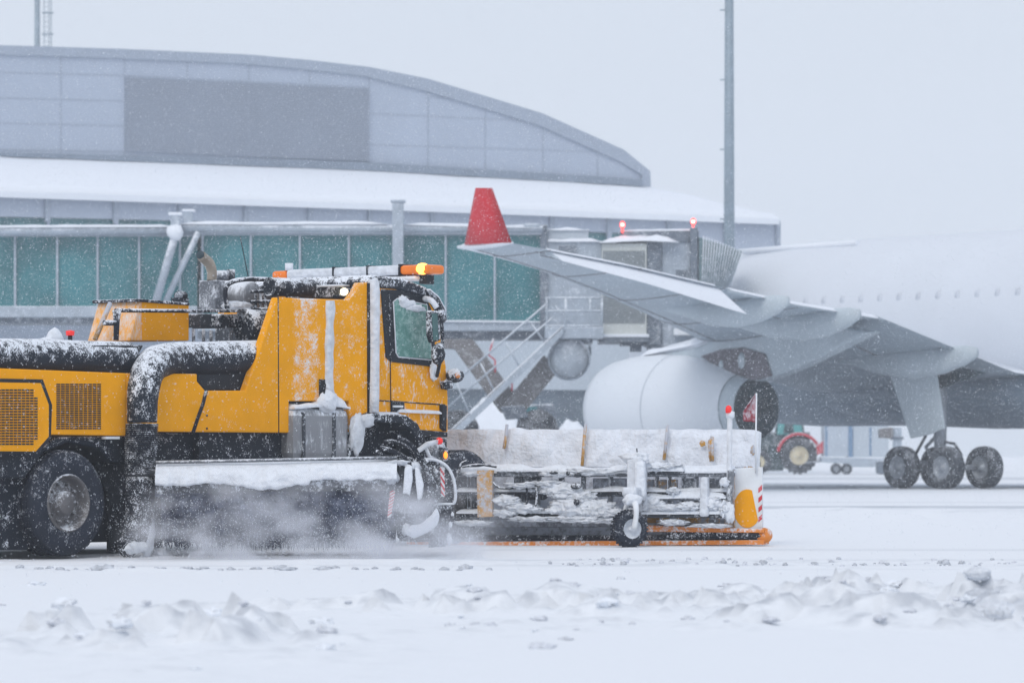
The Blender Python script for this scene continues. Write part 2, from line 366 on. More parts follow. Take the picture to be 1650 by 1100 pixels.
def ground_material():
    m = bpy.data.materials.new('snow_ground'); m.use_nodes = True; n = m.node_tree; L = n.links.new
    p = n.nodes['Principled BSDF']; p.inputs['Roughness'].default_value = .8; p.inputs['Specular IOR Level'].default_value = .25
    g = n.nodes.new('ShaderNodeNewGeometry'); sp = n.nodes.new('ShaderNodeSeparateXYZ'); L(g.outputs['Position'], sp.inputs[0])
    # bands of packed, dirty snow and wet asphalt where traffic runs along the apron: centre, half width, strength
    mp = n.nodes.new('ShaderNodeMapping'); mp.inputs['Scale'].default_value = (.35, 2.6, 1); L(g.outputs['Position'], mp.inputs[0])
    nz = n.nodes.new('ShaderNodeTexNoise'); nz.inputs['Scale'].default_value = 1.; nz.inputs['Detail'].default_value = 6; nz.inputs['Roughness'].default_value = .65
    L(mp.outputs[0], nz.inputs['Vector'])
    tot = None
    for c, hw, st in ((76.5, 2.2, .85), (84., 1.2, .30), (160, 9, .7), (118, 3.2, .6), (39.6, .9, .26), (37.2, .25, .22), (43.2, .5, .3), (69.5, .7, .25), (36.0, .15, .14)):
        a = n.nodes.new('ShaderNodeMath'); a.operation = 'SUBTRACT'; L(sp.outputs['Y'], a.inputs[0]); a.inputs[1].default_value = c
        b = n.nodes.new('ShaderNodeMath'); b.operation = 'ABSOLUTE'; L(a.outputs[0], b.inputs[0])
        r = n.nodes.new('ShaderNodeMapRange'); r.interpolation_type = 'SMOOTHSTEP'
        r.inputs['From Min'].default_value = hw*1.25; r.inputs['From Max'].default_value = hw*.5
        r.inputs['To Max'].default_value = st; L(b.outputs[0], r.inputs['Value'])
        if tot is None: tot = r.outputs[0]
        else:
            ad = n.nodes.new('ShaderNodeMath'); ad.operation = 'ADD'; L(tot, ad.inputs[0]); L(r.outputs[0], ad.inputs[1]); tot = ad.outputs[0]
    r = n.nodes.new('ShaderNodeMapRange'); r.inputs['From Min'].default_value = .36; r.inputs['From Max'].default_value = .62; L(nz.outputs['Fac'], r.inputs['Value'])
    mu = n.nodes.new('ShaderNodeMath'); mu.operation = 'MULTIPLY'; L(tot, mu.inputs[0]); L(r.outputs[0], mu.inputs[1])
    c1 = n.nodes.new('ShaderNodeMix'); c1.data_type = 'RGBA'; L(mu.outputs[0], c1.inputs[0])
    c1.inputs[6].default_value = (.79, .82, .86, 1); c1.inputs[7].default_value = (.28, .32, .38, 1)
    at = n.nodes.new('ShaderNodeAttribute'); at.attribute_name = 'shade_dirt'
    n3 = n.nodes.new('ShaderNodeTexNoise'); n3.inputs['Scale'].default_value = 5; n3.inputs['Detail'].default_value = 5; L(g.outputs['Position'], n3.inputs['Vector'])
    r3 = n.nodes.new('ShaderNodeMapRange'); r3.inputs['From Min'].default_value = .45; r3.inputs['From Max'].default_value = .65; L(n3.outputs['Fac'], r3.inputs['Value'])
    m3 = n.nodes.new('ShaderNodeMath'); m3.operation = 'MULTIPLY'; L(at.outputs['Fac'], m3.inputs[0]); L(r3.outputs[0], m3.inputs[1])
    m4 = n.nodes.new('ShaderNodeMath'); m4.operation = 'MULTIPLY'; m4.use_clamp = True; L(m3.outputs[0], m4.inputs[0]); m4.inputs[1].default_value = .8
    c2 = n.nodes.new('ShaderNodeMix'); c2.data_type = 'RGBA'; L(m4.outputs[0], c2.inputs[0]); L(c1.outputs[2], c2.inputs[6]); c2.inputs[7].default_value = (.46, .49, .54, 1)  # grey colours in the lumps' shading and the track dirt
    L(c2.outputs[2], p.inputs['Base Color'])
    b1 = n.nodes.new('ShaderNodeTexNoise'); b1.inputs['Scale'].default_value = 9; b1.inputs['Detail'].default_value = 7; L(g.outputs['Position'], b1.inputs['Vector'])
    bp = n.nodes.new('ShaderNodeBump'); bp.inputs['Strength'].default_value = .35; bp.inputs['Distance'].default_value = .03
    L(b1.outputs['Fac'], bp.inputs['Height']); L(bp.outputs[0], p.inputs['Normal'])
    return m
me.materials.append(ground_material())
g_ = bpy.data.objects.new('ground', me); col.objects.link(g_); tag(g_, kind='structure')
def gz(x, y):
    z, _ = ground_height(np.array([x], float), np.array([y], float)); return float(z[0])
# ================================================================== TERMINAL
TF = Frame(-23.3, 175, 31.8)
tm = thing('terminal_building', 'long grey airport terminal with curved panelled upper hall and snowy roof behind the jet bridge', 'terminal', TF)
top = [(-260, 70), (-120, 71), (0, 73), (200, 79), (400, 88), (500, 97), (595, 108), (690, 127), (780, 154), (875, 183), (960, 221), (1005, 241), (1048, 276)]
bot = [(1048, 300), (600, 274), (0, 252), (-260, 243)]
y0 = 12.
MB().px(TF, top+bot, y0, y0+26).build('upper_hall', 'panel', tm)
inner = lambda dy: [(p[0]-(0 if p[0] < 900 else 14), p[1]+dy) for p in top]
# parapet trim band, 0.15 m proud
a = top[:-1]+[(1048, 276), (1049, 301), (1035, 300), (1035, 282)]+[(p[0]-6, p[1]+15+(4 if p[0] > 600 else 0)) for p in top[-2::-1]]
MB().px(TF, a, y0-.15, y0-.003).build('roof_edge_trim', 'panel_trim', tm)
a = [(1035, 300), (600, 275), (0, 252), (-260, 243), (-260, 234), (0, 245), (600, 262), (1035, 289)]
MB().px(TF, a, y0-.28, y0-.002).build('base_trim', 'louvre', tm)
mb = MB()
for i in range(40):     # louvre blades
    t = i/39; 
    ya, yb = 124+t*(241-124), 143+t*(258-143)
    p = [TF.T(201, ya, y0), TF.T(595, yb, y0)]
    (xa, za), (xb, zb) = p
    mb.prism([(xa, za), (xb, zb), (xb, zb-.05), (xa, za-.05)], y0-.16, y0-.03)
mb.build('louvre_blades', 'panel', tm)
MB().px(TF, [(201, 122), (595, 141), (595, 261), (201, 243)], y0-.02, y0-.001).build('louvre_backing', 'lowwall', tm)
mb = MB()
for X_, t_, b_ in ((-60, 74, 250), (98, 90, 256), (201, 94, 262), (302, 85, 128), (401, 88, 264), (499, 97, 134), (595, 123, 275), (690, 142, 280), (782, 168, 287), (875, 197, 291), (963, 234, 296)):
    x_, zt = TF.T(X_, t_, y0); zb = TF.T(X_, b_, y0)[1]; MB().box(x_-.035, x_+.035, y0-.022, y0-.002, zb, zt).build('panel_joint', 'panel_trim', tm)
for k, (ya, yb, xa, xb) in enumerate(((111, 121, -200, 201), (152, 162, -200, 201), (193, 202, -200, 201), (237, 243, -200, 201), (182, 195, 595, 875), (232, 244, 595, 963), (155, 165, 690, 782))):
    (a0, z0), (a1, z1) = TF.T(xa, ya, y0), TF.T(xb, yb, y0)
    MB().prism([(a0, z0), (a1, z1), (a1, z1-.06), (a0, z0-.06)], y0-.016, y0-.0015).build('panel_joint', 'panel_trim', tm)
# lower roof with snow
def strip(front, back, yf, yb, drop, name, m, parent, fr):
    mb = MB(); bm = mb.bm; n = 24
    def samp(poly, t):
        seg = [math.dist(a, b) for a, b in zip(poly, poly[1:])]; L_ = sum(seg)*t
        for (a, b), l in zip(zip(poly, poly[1:]), seg):
            if L_ <= l+1e-9: k = L_/l; return (a[0]+(b[0]-a[0])*k, a[1]+(b[1]-a[1])*k)
            L_ -= l
        return poly[-1]
    rows = []
    for i in range(n+1):
        f = samp(front, i/n); b = samp(back, i/n)
        xf, zf = fr.T(f[0], f[1], yf); xb, zb = fr.T(b[0], b[1], yb); r_ = []
        for j in range(7):
            t = j/6
            r_.append(bm.verts.new((xf+(xb-xf)*t, yf+(yb-yf)*t, zf+(zb-zf)*t+.25*math.sin(t*math.pi)+.05*noise.noise(Vector((xf+t*3, j, 0))))))
        r_.insert(0, bm.verts.new((xf, yf, zf-drop)))
        rows.append(r_)
    for a, b in zip(rows, rows[1:]):
        for j in range(len(a)-1): bm.faces.new((a[j], a[j+1], b[j+1], b[j])).smooth = j > 0
    return mb.build(name, m, parent)
strip([(-260, 297), (0, 308), (640, 330), (1256, 353)], [(-260, 243), (0, 252), (600, 275), (1045, 301), (1140, 319), (1234, 351)], -.5, 12.3, .28, 'snowy_roof', 'snow_smooth', tm, TF)
MB().px(TF, [(-260, 300), (0, 311), (640, 333), (1258, 356), (1258, 404), (1112, 402), (1110, 379), (640, 363), (0, 349), (-260, 339)], 0, 11).build('fascia_wall', 'panel', tm)
for X_ in (-35, 77, 187, 291, 397, 500, 597, 697, 795, 890, 982, 1078, 1170, 1254):
    x_, z_ = TF.T(X_, 310+X_*.037, -.1); MB().box(x_-.12, x_+.12, -.14, -.004, z_-1.25, z_).build('fascia_post', 'panel_trim', tm)
MB().px(TF, [(-260, 341), (0, 350), (640, 364), (1110, 380), (1110, 470), (640, 460), (-260, 450)], .25, 10.9).build('window_band', 'teal_dark', tm)
mb = MB()
for X_ in (-35, 77, 187, 291, 397, 500, 597, 697, 795, 890, 982, 1078):
    x_, z_ = TF.T(X_, 345+X_*.03, .2); mb.box(x_-.07, x_+.07, .12, .246, z_-3, z_)
mb.build('window_mullions', 'panel_trim', tm)
xL = TF.T(-260, 500, 0)[0]; xR = TF.T(1254, 500, 0)[0]; xM = TF.T(690, 500, 0)[0]
MB().box(xL, xM, .4, 10.8, 4.2, TF.T(0, 448, 0)[1]).build('lower_wall', 'lowwall', tm)
MB().box(xM, xR-1, .4, 10.8, 4.2, TF.T(1000, 470, 0)[1]).build('light_wall', 'lightwall', tm)
MB().box(xL, xR-1.2, .8, 10.7, 0, 4.2).build('ground_floor', 'darkwall', tm)
mb = MB()
for z_ in (5.1, 6.0, 7.0, 7.9): mb.box(xL, xM-.02, .34, .398, z_, z_+.10)
mb.build('wall_ribs', 'panel_trim', tm)
# ================================================================== SNOW BANKS in front of the terminal
def pile(px0, px1, pyt, D, label):
    fr = Frame((0.5*(px0+px1)-825)/F*D, D, 0)
    hw = (px1-px0)/2/F*D; h = H+(YH-pyt)/F*D
    mb = MB(); bm = mb.bm; n = 22; rows = []
    for i in range(n+1):
        r_ = []
        for j in range(13):
            u = i/n*2-1; v = j/12*2-1
            e = max(0, 1-max(abs(u)**2.6, abs(v)**2)); z_ = h*e**.38*(1+.12*noise.noise(Vector((u*2.5, v*2.5, D))))
            r_.append(bm.verts.new((u*hw*1.05, v*hw*.8, z_)))
        rows.append(r_)
    for a, b in zip(rows, rows[1:]):
        for j in range(12): bm.faces.new((a[j], a[j+1], b[j+1], b[j])).smooth = True
    o = mb.build('snow_pile', 'snow_smooth'); o.location = (fr.ox, fr.oy, 0)
    tag(o, label, 'snow pile', 'ploughed snow piles under the jet bridge')
pile(745, 842, 646, 150, 'tall white snow pile under the jet bridge just right of the truck cab')
pile(893, 950, 679, 150, 'low white snow pile just left of the engine cowling')
# ================================================================== MASTS
def mast(px, D, rpx, ytop, label, ladder):
    fr = Frame((px-825)/F*D, D, 0); t = thing('light_mast', label, 'mast', fr)
    ztop = H+(YH+160)/F*D; r_ = rpx/F*D
    MB().lathe([(0, r_*1.25), (ztop*.5, r_*1.05), (ztop, r_*.8)], (0, 0, 0), 'z', 16, True).build('pole', 'mast', t)
    if ladder:
        mb = MB(); x0, x1 = .42, .72
        mb.tube([(x0, 0, 0), (x0, 0, ztop)], .03, 6).tube([(x1, 0, 0), (x1, 0, ztop)], .03, 6)
        z = 1.
        while z < ztop: mb.tube([(x0, 0, z), (x1, 0, z)], .018, 5); z += .3
        mb.build('ladder', 'mast', t)
        mb = MB(); z = 20.1
        MB().tube([(.85, 0, 0), (.85, 0, ztop)], .035, 6).build('safety_rail', 'mast', t)
        while z < ztop: mb.box(.3, 1.0, -.06, .06, z, z+.09); z += 1.3
        mb.build('brackets', 'mast', t)
    else:
        mb = MB(); z = 2.
        while z < ztop: mb.box(-r_*1.25-.12, -r_*.9, -.03, .03, z, z+.05); z += 2.72
        mb.build('climbing_pegs', 'mast', t)
mast(1175, 150, 8, -100, 'tall slim grey light mast rising behind the aircraft nose', False)
mast(60, 235, 5, -100, 'grey mast with caged ladder rising behind the terminal roof at left', True)
# ================================================================== JET BRIDGE
BF = Frame(0, 124.5, 0)
br = thing('jet_bridge', 'glazed passenger boarding bridge with teal panes, reaching from the left to the aircraft door', 'boarding bridge', BF)
BX = lambda p, y=0.: BF.T(p, 0, y)[0]
BZ = lambda p, y=0.: BF.T(0, p, y)[1]
def bbox(x0, x1, yt, yb, d0, d1, name=None, m='bridge', bev=.03, mb=None):
    k = mb or MB(); k.box(BX(x0, d0), BX(x1, d0), d0, d1, BZ(yb, d0), BZ(yt, d0))
    return k.build(name, m, br, bev) if name else k
bbox(-430, 318, 368, 381, .25, 2.9, 'inner_tunnel_roof'); bbox(-430, 318, 493, 511, .25, 2.9, 'inner_tunnel_floor')
bbox(-430, 318, 506, 521, .6, 2.6, 'inner_tunnel_underframe', 'bridge_dark')
bbox(318, 876, 373, 379, 0, 3.0, 'outer_tunnel_roof'); bbox(318, 876, 517, 533, 0, 3.0, 'outer_tunnel_floor')
bbox(318, 876, 531, 546, .4, 2.6, 'outer_tunnel_underframe', 'bridge_dark')
inn = [-430, -372, -306, -240, -174, -108, -42, 24, 92, 157, 224, 290, 318]
for a, b in zip(inn, inn[1:]):
    bbox(a, b, 380.5, 493.5, .42, .48, 'glass_pane', 'teal', 0); 
for a in inn[:-1]: bbox(a-1.6, a+1.6, 379, 494, .30, .42, 'mullion', 'bridge', 0)
out_ = [326, 404, 483, 562, 640, 718, 797, 873]
for i, (a, b) in enumerate(zip(out_, out_[1:])): bbox(a, b, 378.5, 517.5, .14, .20, 'glass_pane', 'teal', 0)
for a in out_: bbox(a-1.6, a+1.6, 378, 518, .02, .14, 'mullion', 'bridge', 0)
# interior: far glazing and passenger floor rails so that the tunnel is not empty
bbox(-430, 873, 384, 512, 2.7, 2.8, 'far_side_panels', 'teal_dark', 0)
# top pipes with snow
def btube(pts, r, name, m='bridge', n=12): MB().tube([BF.P(p[0], p[1], p[2]) for p in pts], r, n).build(name, m, br)
btube([(-430, 374, -.1), (285, 372, -.1)], .13, 'cable_duct'); btube([(283, 367, -.15), (875, 370, -.15)], .13, 'cable_duct')
snow_slab([BF.T(-430, 368, 0), BF.T(285, 366, 0)], -.25, .2, .09, .5).build('snow_cap', 'snow_smooth', br)
snow_slab([BF.T(283, 362, 0), BF.T(625, 362, 0)], -.3, .2, .12, .5).build('snow_cap', 'snow_smooth', br)
snow_slab([BF.T(652, 363, 0), BF.T(760, 366, 0), BF.T(868, 368, 0)], -.3, .2, .12, .5).build('snow_cap', 'snow_smooth', br)
snow_slab([BF.T(325, 374, -.06), BF.T(872, 377, -.06)], -.14, .3, .07, .4).build('snow_cap', 'snow_smooth', br)
snow_slab([BF.T(652, 517, -.06), BF.T(872, 519, -.06)], -.10, .04, .05, .3).build('snow_cap', 'snow_smooth', br)
# portal column and posts
bbox(632, 650, 326, 781, -.8, -.35, 'portal_column', 'bridge'); bbox(629, 653, 321, 326, -.86, -.3, 'column_cap', 'bridge')
bbox(275, 289, 346, 372, -.6, -.3, 'lift_post', 'bridge'); bbox(271, 293, 342, 347, -.65, -.25, 'post_cap', 'snow_smooth')
bbox(296, 310, 340, 372, .4, .7, 'lift_post', 'bridge'); bbox(293, 314, 337, 341, .35, .75, 'post_cap', 'snow_smooth')
MB().blob(BF.P(283, 374, -.5), (.3, .25, .28), 2, .2).build('snow_lump', 'snow_smooth', br)
btube([(281, 384, -.45), (251, 487, -.45)], .13, 'diagonal_brace'); btube([(320, 374, -.3), (266, 487, -.3)], .10, 'diagonal_brace')
bbox(845, 870, 360, 366, -.3, .2, 'roof_lamp_box', 'bridge')
# heavy elevating legs
def pbar(pts, d0, d1, name, m, bev=.04): MB().prism([BF.T(p[0], p[1], d0) for p in pts], d0, d1).build(name, m, br, bev)
pbar([(700, 546), (762, 546), (842, 650), (830, 668), (806, 664), (732, 562), (700, 560)], .2, 1.0, 'support_leg', 'bridge_brown')
pbar([(876, 572), (905, 590), (842, 668), (812, 662), (812, 650)], -.1, .7, 'support_leg', 'bridge_brown')
pbar([(806, 655), (845, 652), (852, 672), (815, 676)], -.15, 1.05, 'leg_joint', 'bridge_dark')
MB().lathe([(-.25, .0), (-.25, .62), (-.15, .70), (.55, .70), (.6, 0)], BF.P(866, 694, .2), 'y', 24).build('bridge_wheel', 'air_tyre', br)
MB().lathe([(-.25, .0), (-.25, .62), (-.15, .70), (.55, .70), (.6, 0)], BF.P(738, 694, 2.2), 'y', 24).build('bridge_wheel', 'air_tyre', br)
# rotunda drum below the cab
MB().lathe([(-.4, 0), (-.4, .66), (-.35, .69), (1.0, .69), (1.0, 0)], BF.P(917, 578, -.3), 'y', 32).build('drum', 'bridge', br)
MB().lathe([(-.06, .60), (-.06, .63), (.02, .63), (.02, .60)], BF.P(917, 578, -.72), 'y', 32).build('drum_rim', 'bridge_dark', br)
bbox(900, 955, 546, 553, -.6, .4, 'drum_bracket', 'bridge_dark'); bbox(948, 953, 548, 572, -.62, -.5, 'drum_hook', 'bridge_dark', .01)
# service wall, platform and cab
bbox(874, 970, 388, 545, .1, 3.0, 'service_wall', 'bridge'); bbox(870, 882, 362, 545, -.1, .1, 'corner_post', 'bridge_dark')
bbox(882, 948, 370, 388, .3, 2.9, 'roof_unit', 'lightwall'); 
bbox(970, 1042, 392, 541, -.3, 2.6, 'roller_shutter', 'shutter', .02)
mb = MB()
for i in range(22):
    p_ = 972+i*3.1
    for y1_, y2_ in ((404, 434), (466, 521)): mb.box(BX(p_, -.3), BX(p_+1.6, -.3), -.33, -.304, BZ(y2_, -.3), BZ(y1_, -.3))
mb.build('shutter_slots', 'darkwall', br)
bbox(966, 1046, 538, 543, -.4, 2.6, 'shutter_sill', 'snow_smooth', .02); bbox(966, 1046, 543, 551, -.36, 2.6, 'sill_beam', 'bridge_dark', .02)
bbox(1042, 1066, 386, 556, -.2, 2.6, 'cab_corner', 'bridge_dark'); bbox(1066, 1126, 374, 560, 0, 2.8, 'cab_box', 'bridge')
bbox(1003, 1126, 372, 390, -.1, 2.6, 'cab_hood', 'bridge_dark'); bbox(1112, 1124, 366, 470, -.3, -.1, 'cab_post', 'bridge_dark')
bbox(1086, 1109, 432, 457, -.06, -.002, 'window_frame', 'bridge', .01); bbox(1089, 1106, 435, 454, -.09, -.062, 'cab_window', 'bridge_dark', 0)
bbox(900, 928, 396, 416, -.05, .09, 'air_vent', 'bridge_dark', .02)
snow_slab([BF.T(966, 392, -.3), BF.T(1040, 389, -.3), BF.T(1094, 391, -.3)], -.5, 1.6, .2, .3).build('snow_cap', 'snow_smooth', br)
snow_slab([BF.T(1000, 372, -.1), BF.T(1126, 371, -.1)], -.12, 2, .06, .3).build('snow_cap', 'snow_smooth', br)
snow_slab([BF.T(880, 371, .3), BF.T(950, 371, .3)], .2, 2, .10, .3).build('snow_cap', 'snow_smooth', br)
snow_slab([BF.T(872, 389, 0), BF.T(968, 389, 0)], -.02, .3, .10, .3).build('snow_cap', 'snow_smooth', br)
for px_, py_ in ((1003, 365), (1117, 360)):
    b0 = MB().lathe([(-.16, .03), (.02, .03), (.02, .07), (.07, .085), (.18, .07), (.22, 0)], BF.P(px_, py_+2, -.2), 'z', 12).build('beacon', 'redlit', br)
    MB().lathe([(.05, 0), (.05, .05), (.14, .05), (.14, 0)], BF.P(px_, py_+2, -.29), 'z', 10).build('bulb', 'redcore', b0)
# floor machinery below the cab
bbox(1046, 1130, 556, 562, -.1, 2.2, 'cab_floor', 'bridge_dark'); bbox(1086, 1120, 529, 540, -.7, -.1, 'service_box', 'white')
mb = MB()
for i in range(9): mb.box(BX(1120+i*4, -.5), BX(1121.5+i*4, -.5), -.5, -.44, BZ(548, -.5), BZ(534, -.5))
mb.build('floor_grating', 'bridge_dark', br)
bbox(1000, 1040, 551, 556, 0, 1.4, 'gear_tray', 'bridge_dark', .01); bbox(1016, 1034, 556, 566, .2, 1, 'gear_motor', 'bridge_dark', .02)
# access platform rails and stairs
def rail(pts, r_, name, m='bridge'): MB().tube([BF.P(p[0], p[1], -.9) for p in pts], r_, 8).build(name, m, br)
bbox(878, 972, 527, 545, -1.0, .1, 'platform', 'bridge', .02)
for p_ in (881, 911, 912, 951, 970): rail([(p_, 480), (p_, 540)], .03, 'rail_post')
for y_ in (480, 501, 525): rail([(878, y_), (971, y_)], .035, 'handrail')
pbar([(722, 700), (908, 527), (908, 538), (738, 700)], -1.1, -1.0, 'stair_stringer', 'bridge', .01)
pbar([(722, 700), (908, 527), (908, 538), (738, 700)], -.1, 0, 'stair_stringer', 'bridge', .01)
mb = MB()
for i in range(19):
    t = i/18; p_ = 728+t*176; y_ = 697-t*164; x_ = BX(p_, -1); z_ = BZ(y_, -1); mb.box(x_-.1, x_+.14, -1.0, -.1, z_-.03, z_)
mb.build('stair_treads', 'bridge', br)
rail([(722, 625), (880, 490)], .035, 'handrail'); rail([(722, 655), (890, 512)], .03, 'handrail')
for t in (.05, .28, .52, .76, .98):
    rail([(726+t*172-12*0, 622-t*132), (735+t*172+15, 690-t*160-12)], .028, 'stair_post')
snow_slab([BF.T(722, 697, -1.05), BF.T(815, 611, -1.05), BF.T(908, 524, -1.05)], -1.12, -.98, .045, .25).build('snow_cap', 'snow_smooth', br)
btube([(795, 545, -.2), (788, 572, -.2), (798, 580, -.2), (798, 600, -.2)], .035, 'red_hose', 'tractor_red', 6)
btube([(825, 604, -.4), (825, 630, -.4)], .03, 'red_hose', 'tractor_red', 6)
# bellows canopy that meets the fuselage
be = MB(); n_ = 13
for i in range(n_):
    t = i/(n_-1); xo = 1126+t*72; top_ = 378+t*22+10*t**3; xb_ = 1126+t*46*(1-.2*t); bt_ = 470-t*8
    d = -.3 - t*.8
    x0, z0 = BF.T(xo, top_, d); x1, z1 = BF.T(xb_, bt_+20, d)
    w_ = .05+.03*(i % 2)
    be.prism([(x0, z0), (x0+w_*1.6, z0-.03), (x1+w_*1.2, z1), (x1, z1)], d-.12*(i % 2)-.04, d+1.6)
be.bm.free()
for i in range(15):
    t = i/14; a_ = (1134+t*63, 380+t*20+6*t*t); b_ = (1128+t*44, 560-90*t**.6)
    MB().tube([BF.P(a_[0], a_[1], -.28-.02*(i % 2)), BF.P(b_[0], b_[1], -.28)], .017, 6).build('bellows_rib', 'bridge', br)
q_ = [BF.T(1126, 382, -.2), BF.T(1196, 404, -.2), BF.T(1168, 482, -.2), BF.T(1126, 560, -.2)]
MB().prism(q_, -.22, 1.6).build('bellows', 'bellows', br, .03)
# ================================================================== AIRLINER
AF = Frame(9.6, 128, -51)
air = thing('airliner', 'white wide-body airliner with snow-covered fuselage, red winglet and grey wing underside', 'airliner', AF)
RC, ZC = 3.05, 5.0
prof = [(-8.5, .05, -.9), (-8.2, .55, -.85), (-7.5, 1.05, -.7), (-6.3, 1.65, -.45), (-4.8, 2.25, -.22), (-3, 2.7, -.08), (-1, 2.95, 0), (1, RC, 0), (30, RC, 0), (34, 3.0, .05), (42, 1.6, 1.2)]
mb = MB(); rings = []; n_ = 56
for k, r_, dz in prof:
    rings.append([mb.bm.verts.new((k, r_*math.sin(2*math.pi*j/n_), ZC+dz+r_*math.cos(2*math.pi*j/n_))) for j in range(n_)])
for a, b in zip(rings, rings[1:]):
    for j in range(n_):
        f = mb.bm.faces.new((a[j], a[(j+1) % n_], b[(j+1) % n_], b[j])); f.smooth = True
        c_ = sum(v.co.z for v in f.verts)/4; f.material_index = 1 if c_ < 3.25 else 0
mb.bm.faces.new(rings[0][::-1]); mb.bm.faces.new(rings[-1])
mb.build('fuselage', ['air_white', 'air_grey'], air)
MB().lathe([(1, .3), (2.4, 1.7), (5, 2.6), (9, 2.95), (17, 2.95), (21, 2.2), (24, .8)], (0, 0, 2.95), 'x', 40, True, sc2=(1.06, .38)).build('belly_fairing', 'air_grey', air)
for i in range(34):     # snowed-over cabin windows
    k = 2.5+i*.53*1.6; zc_ = 5.9; yy = -math.sqrt(RC**2-(zc_-ZC)**2)
    MB().lathe([(-.012, 0), (-.012, .12), (.03, .14)], (k, yy, zc_), 'y', 10, sc2=(.8, 1.35)).build('cabin_window', 'window_frost', air)
mb = MB(); mb.tube([(-2.5, -1.2, 8.0-.22), (4, -1.2, 8.0-.14)], .1, 8); mb.build('roof_snow_ridge', 'snow_smooth', air)
MB().tube([(14, -3.07, 4.2), (30, -3.07, 4.2)], .02, 4).build('skin_seam', 'trailer', air)
# wing: sections (lateral, LE k, LE z, TE k, TE z, thickness ratio)
S = [(1.5, .4, 3.75, 13.4, 3.35, .13), (4, 1.9, 3.95, 13.3, 3.55, .13), (9.4, 5.35, 4.75, 13.2, 5.05, .12), (14, 8.2, 5.3, 14.4, 5.32, .115),
     (18, 10.7, 5.72, 15.5, 5.66, .11), (22, 13.2, 6.08, 16.9, 5.98, .105), (25.5, 15.3, 6.30, 17.7, 6.26, .10), (27, 16.05, 6.38, 18.05, 6.38, .08)]
def sec(s_, m_=18):
    lat, k0, z0, k1, z1, th = s_; c = k1-k0; up_, lo_ = [], []
    for i in range(m_+1):
        u = (1-math.cos(math.pi*i/m_))/2
        yt = 5*th*(.2969*math.sqrt(u)-.126*u-.3516*u*u+.2843*u**3-.1036*u**4)*c
        cam_ = .02*c*math.sin(math.pi*u)
        z = z0+(z1-z0)*u
        up_.append((k0+c*u, -lat, z+cam_+yt*.9)); lo_.append((k0+c*u, -lat, z+cam_-yt*1.1))
    return up_, lo_
mb = MB(); prev = None
for s_ in S:
    u, l = sec(s_); U = [mb.bm.verts.new(p) for p in u]; Lw = [mb.bm.verts.new(p) for p in l]
    if prev:
        for i in range(len(U)-1):
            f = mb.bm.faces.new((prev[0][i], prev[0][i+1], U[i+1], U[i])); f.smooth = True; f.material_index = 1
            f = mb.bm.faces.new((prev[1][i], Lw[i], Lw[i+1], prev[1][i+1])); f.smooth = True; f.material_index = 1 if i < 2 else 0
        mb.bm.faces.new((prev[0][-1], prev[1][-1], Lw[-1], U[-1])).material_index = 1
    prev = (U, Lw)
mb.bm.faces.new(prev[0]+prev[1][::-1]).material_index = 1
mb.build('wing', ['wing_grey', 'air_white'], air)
def along(u_, l0, l1, name, m, r_, low=True, n=14, off=0.):
    pts = []
    for i in range(n+1):
        la = l0+(l1-l0)*i/n
        for a, b in zip(S, S[1:]):
            if a[0] <= la <= b[0]+1e-6:
                t = (la-a[0])/(b[0]-a[0]); s_ = [a[k]+(b[k]-a[k])*t for k in range(6)]; break
        up_, lo_ = sec(s_, 40); src = lo_ if low else up_
        k = min(range(41), key=lambda q: abs(src[q][0]-(s_[1]+(s_[3]-s_[1])*u_))); p = src[k]; pts.append((p[0], p[1], p[2]+off))
    MB().tube(pts, r_, 8, True, 1).build(name, m, air)
along(.0, 9.6, 26.9, 'leading_edge_snow', 'snow_smooth', .075)
along(.14, 9.8, 26.5, 'slat_gap', 'pylon_dark', .018); along(.70, 2.0, 25.0, 'flap_gap', 'pylon_dark', .022)
along(.80, 17.2, 25.5, 'aileron_gap', 'pylon_dark', .018)
for la in (9.9, 13.0, 17.2, 21.5, 25.4):
    for a, b in zip(S, S[1:]):
        if a[0] <= la <= b[0]:
            t = (la-a[0])/(b[0]-a[0]); s_ = [a[k]+(b[k]-a[k])*t for k in range(6)]
    lo_ = sec(s_, 24)[1]; MB().tube([(p[0], p[1], p[2]-.004) for p in lo_[3:]], .016, 6).build('panel_gap', 'pylon_dark', air)
# drooped aileron with snow on top
def span(lat):
    for a, b in zip(S, S[1:]):
        if a[0] <= lat <= b[0]:
            t = (lat-a[0])/(b[0]-a[0]); return [a[i]+(b[i]-a[i])*t for i in range(6)]
    return list(S[-1])
def flap(l0, l1, back, drop, name, m, thick=.10, inset=.12, lift=.02, tap=.25):
    mb = MB(); n = 10; R1, R2, R3 = [], [], []
    for i in range(n+1):
        la = l0+(l1-l0)*i/n; s_ = span(la); c = s_[3]-s_[1]
        k = s_[3]-inset; z = s_[4]+.03
        e = 1-tap*(i/n) 
        R1.append(mb.bm.verts.new((k, -la, z+lift))); R2.append(mb.bm.verts.new((s_[3]+back*e, -la, z-drop*e)))
        R3.append(mb.bm.verts.new((k, -la, z-thick-.02)))
    for i in range(n):
        mb.bm.faces.new((R1[i], R1[i+1], R2[i+1], R2[i])); mb.bm.faces.new((R3[i], R2[i], R2[i+1], R3[i+1])).material_index = 1
        mb.bm.faces.new((R1[i], R3[i], R3[i+1], R1[i+1]))
    mb.bm.faces.new((R1[0], R2[0], R3[0])).material_index = 1; mb.bm.faces.new((R1[-1], R3[-1], R2[-1])).material_index = 1
    mb.build(name, m, air)
flap(17.4, 25.3, 1.05, .80, 'aileron', ['snow_smooth', 'wing_light'], inset=.3, lift=.06, tap=.62)
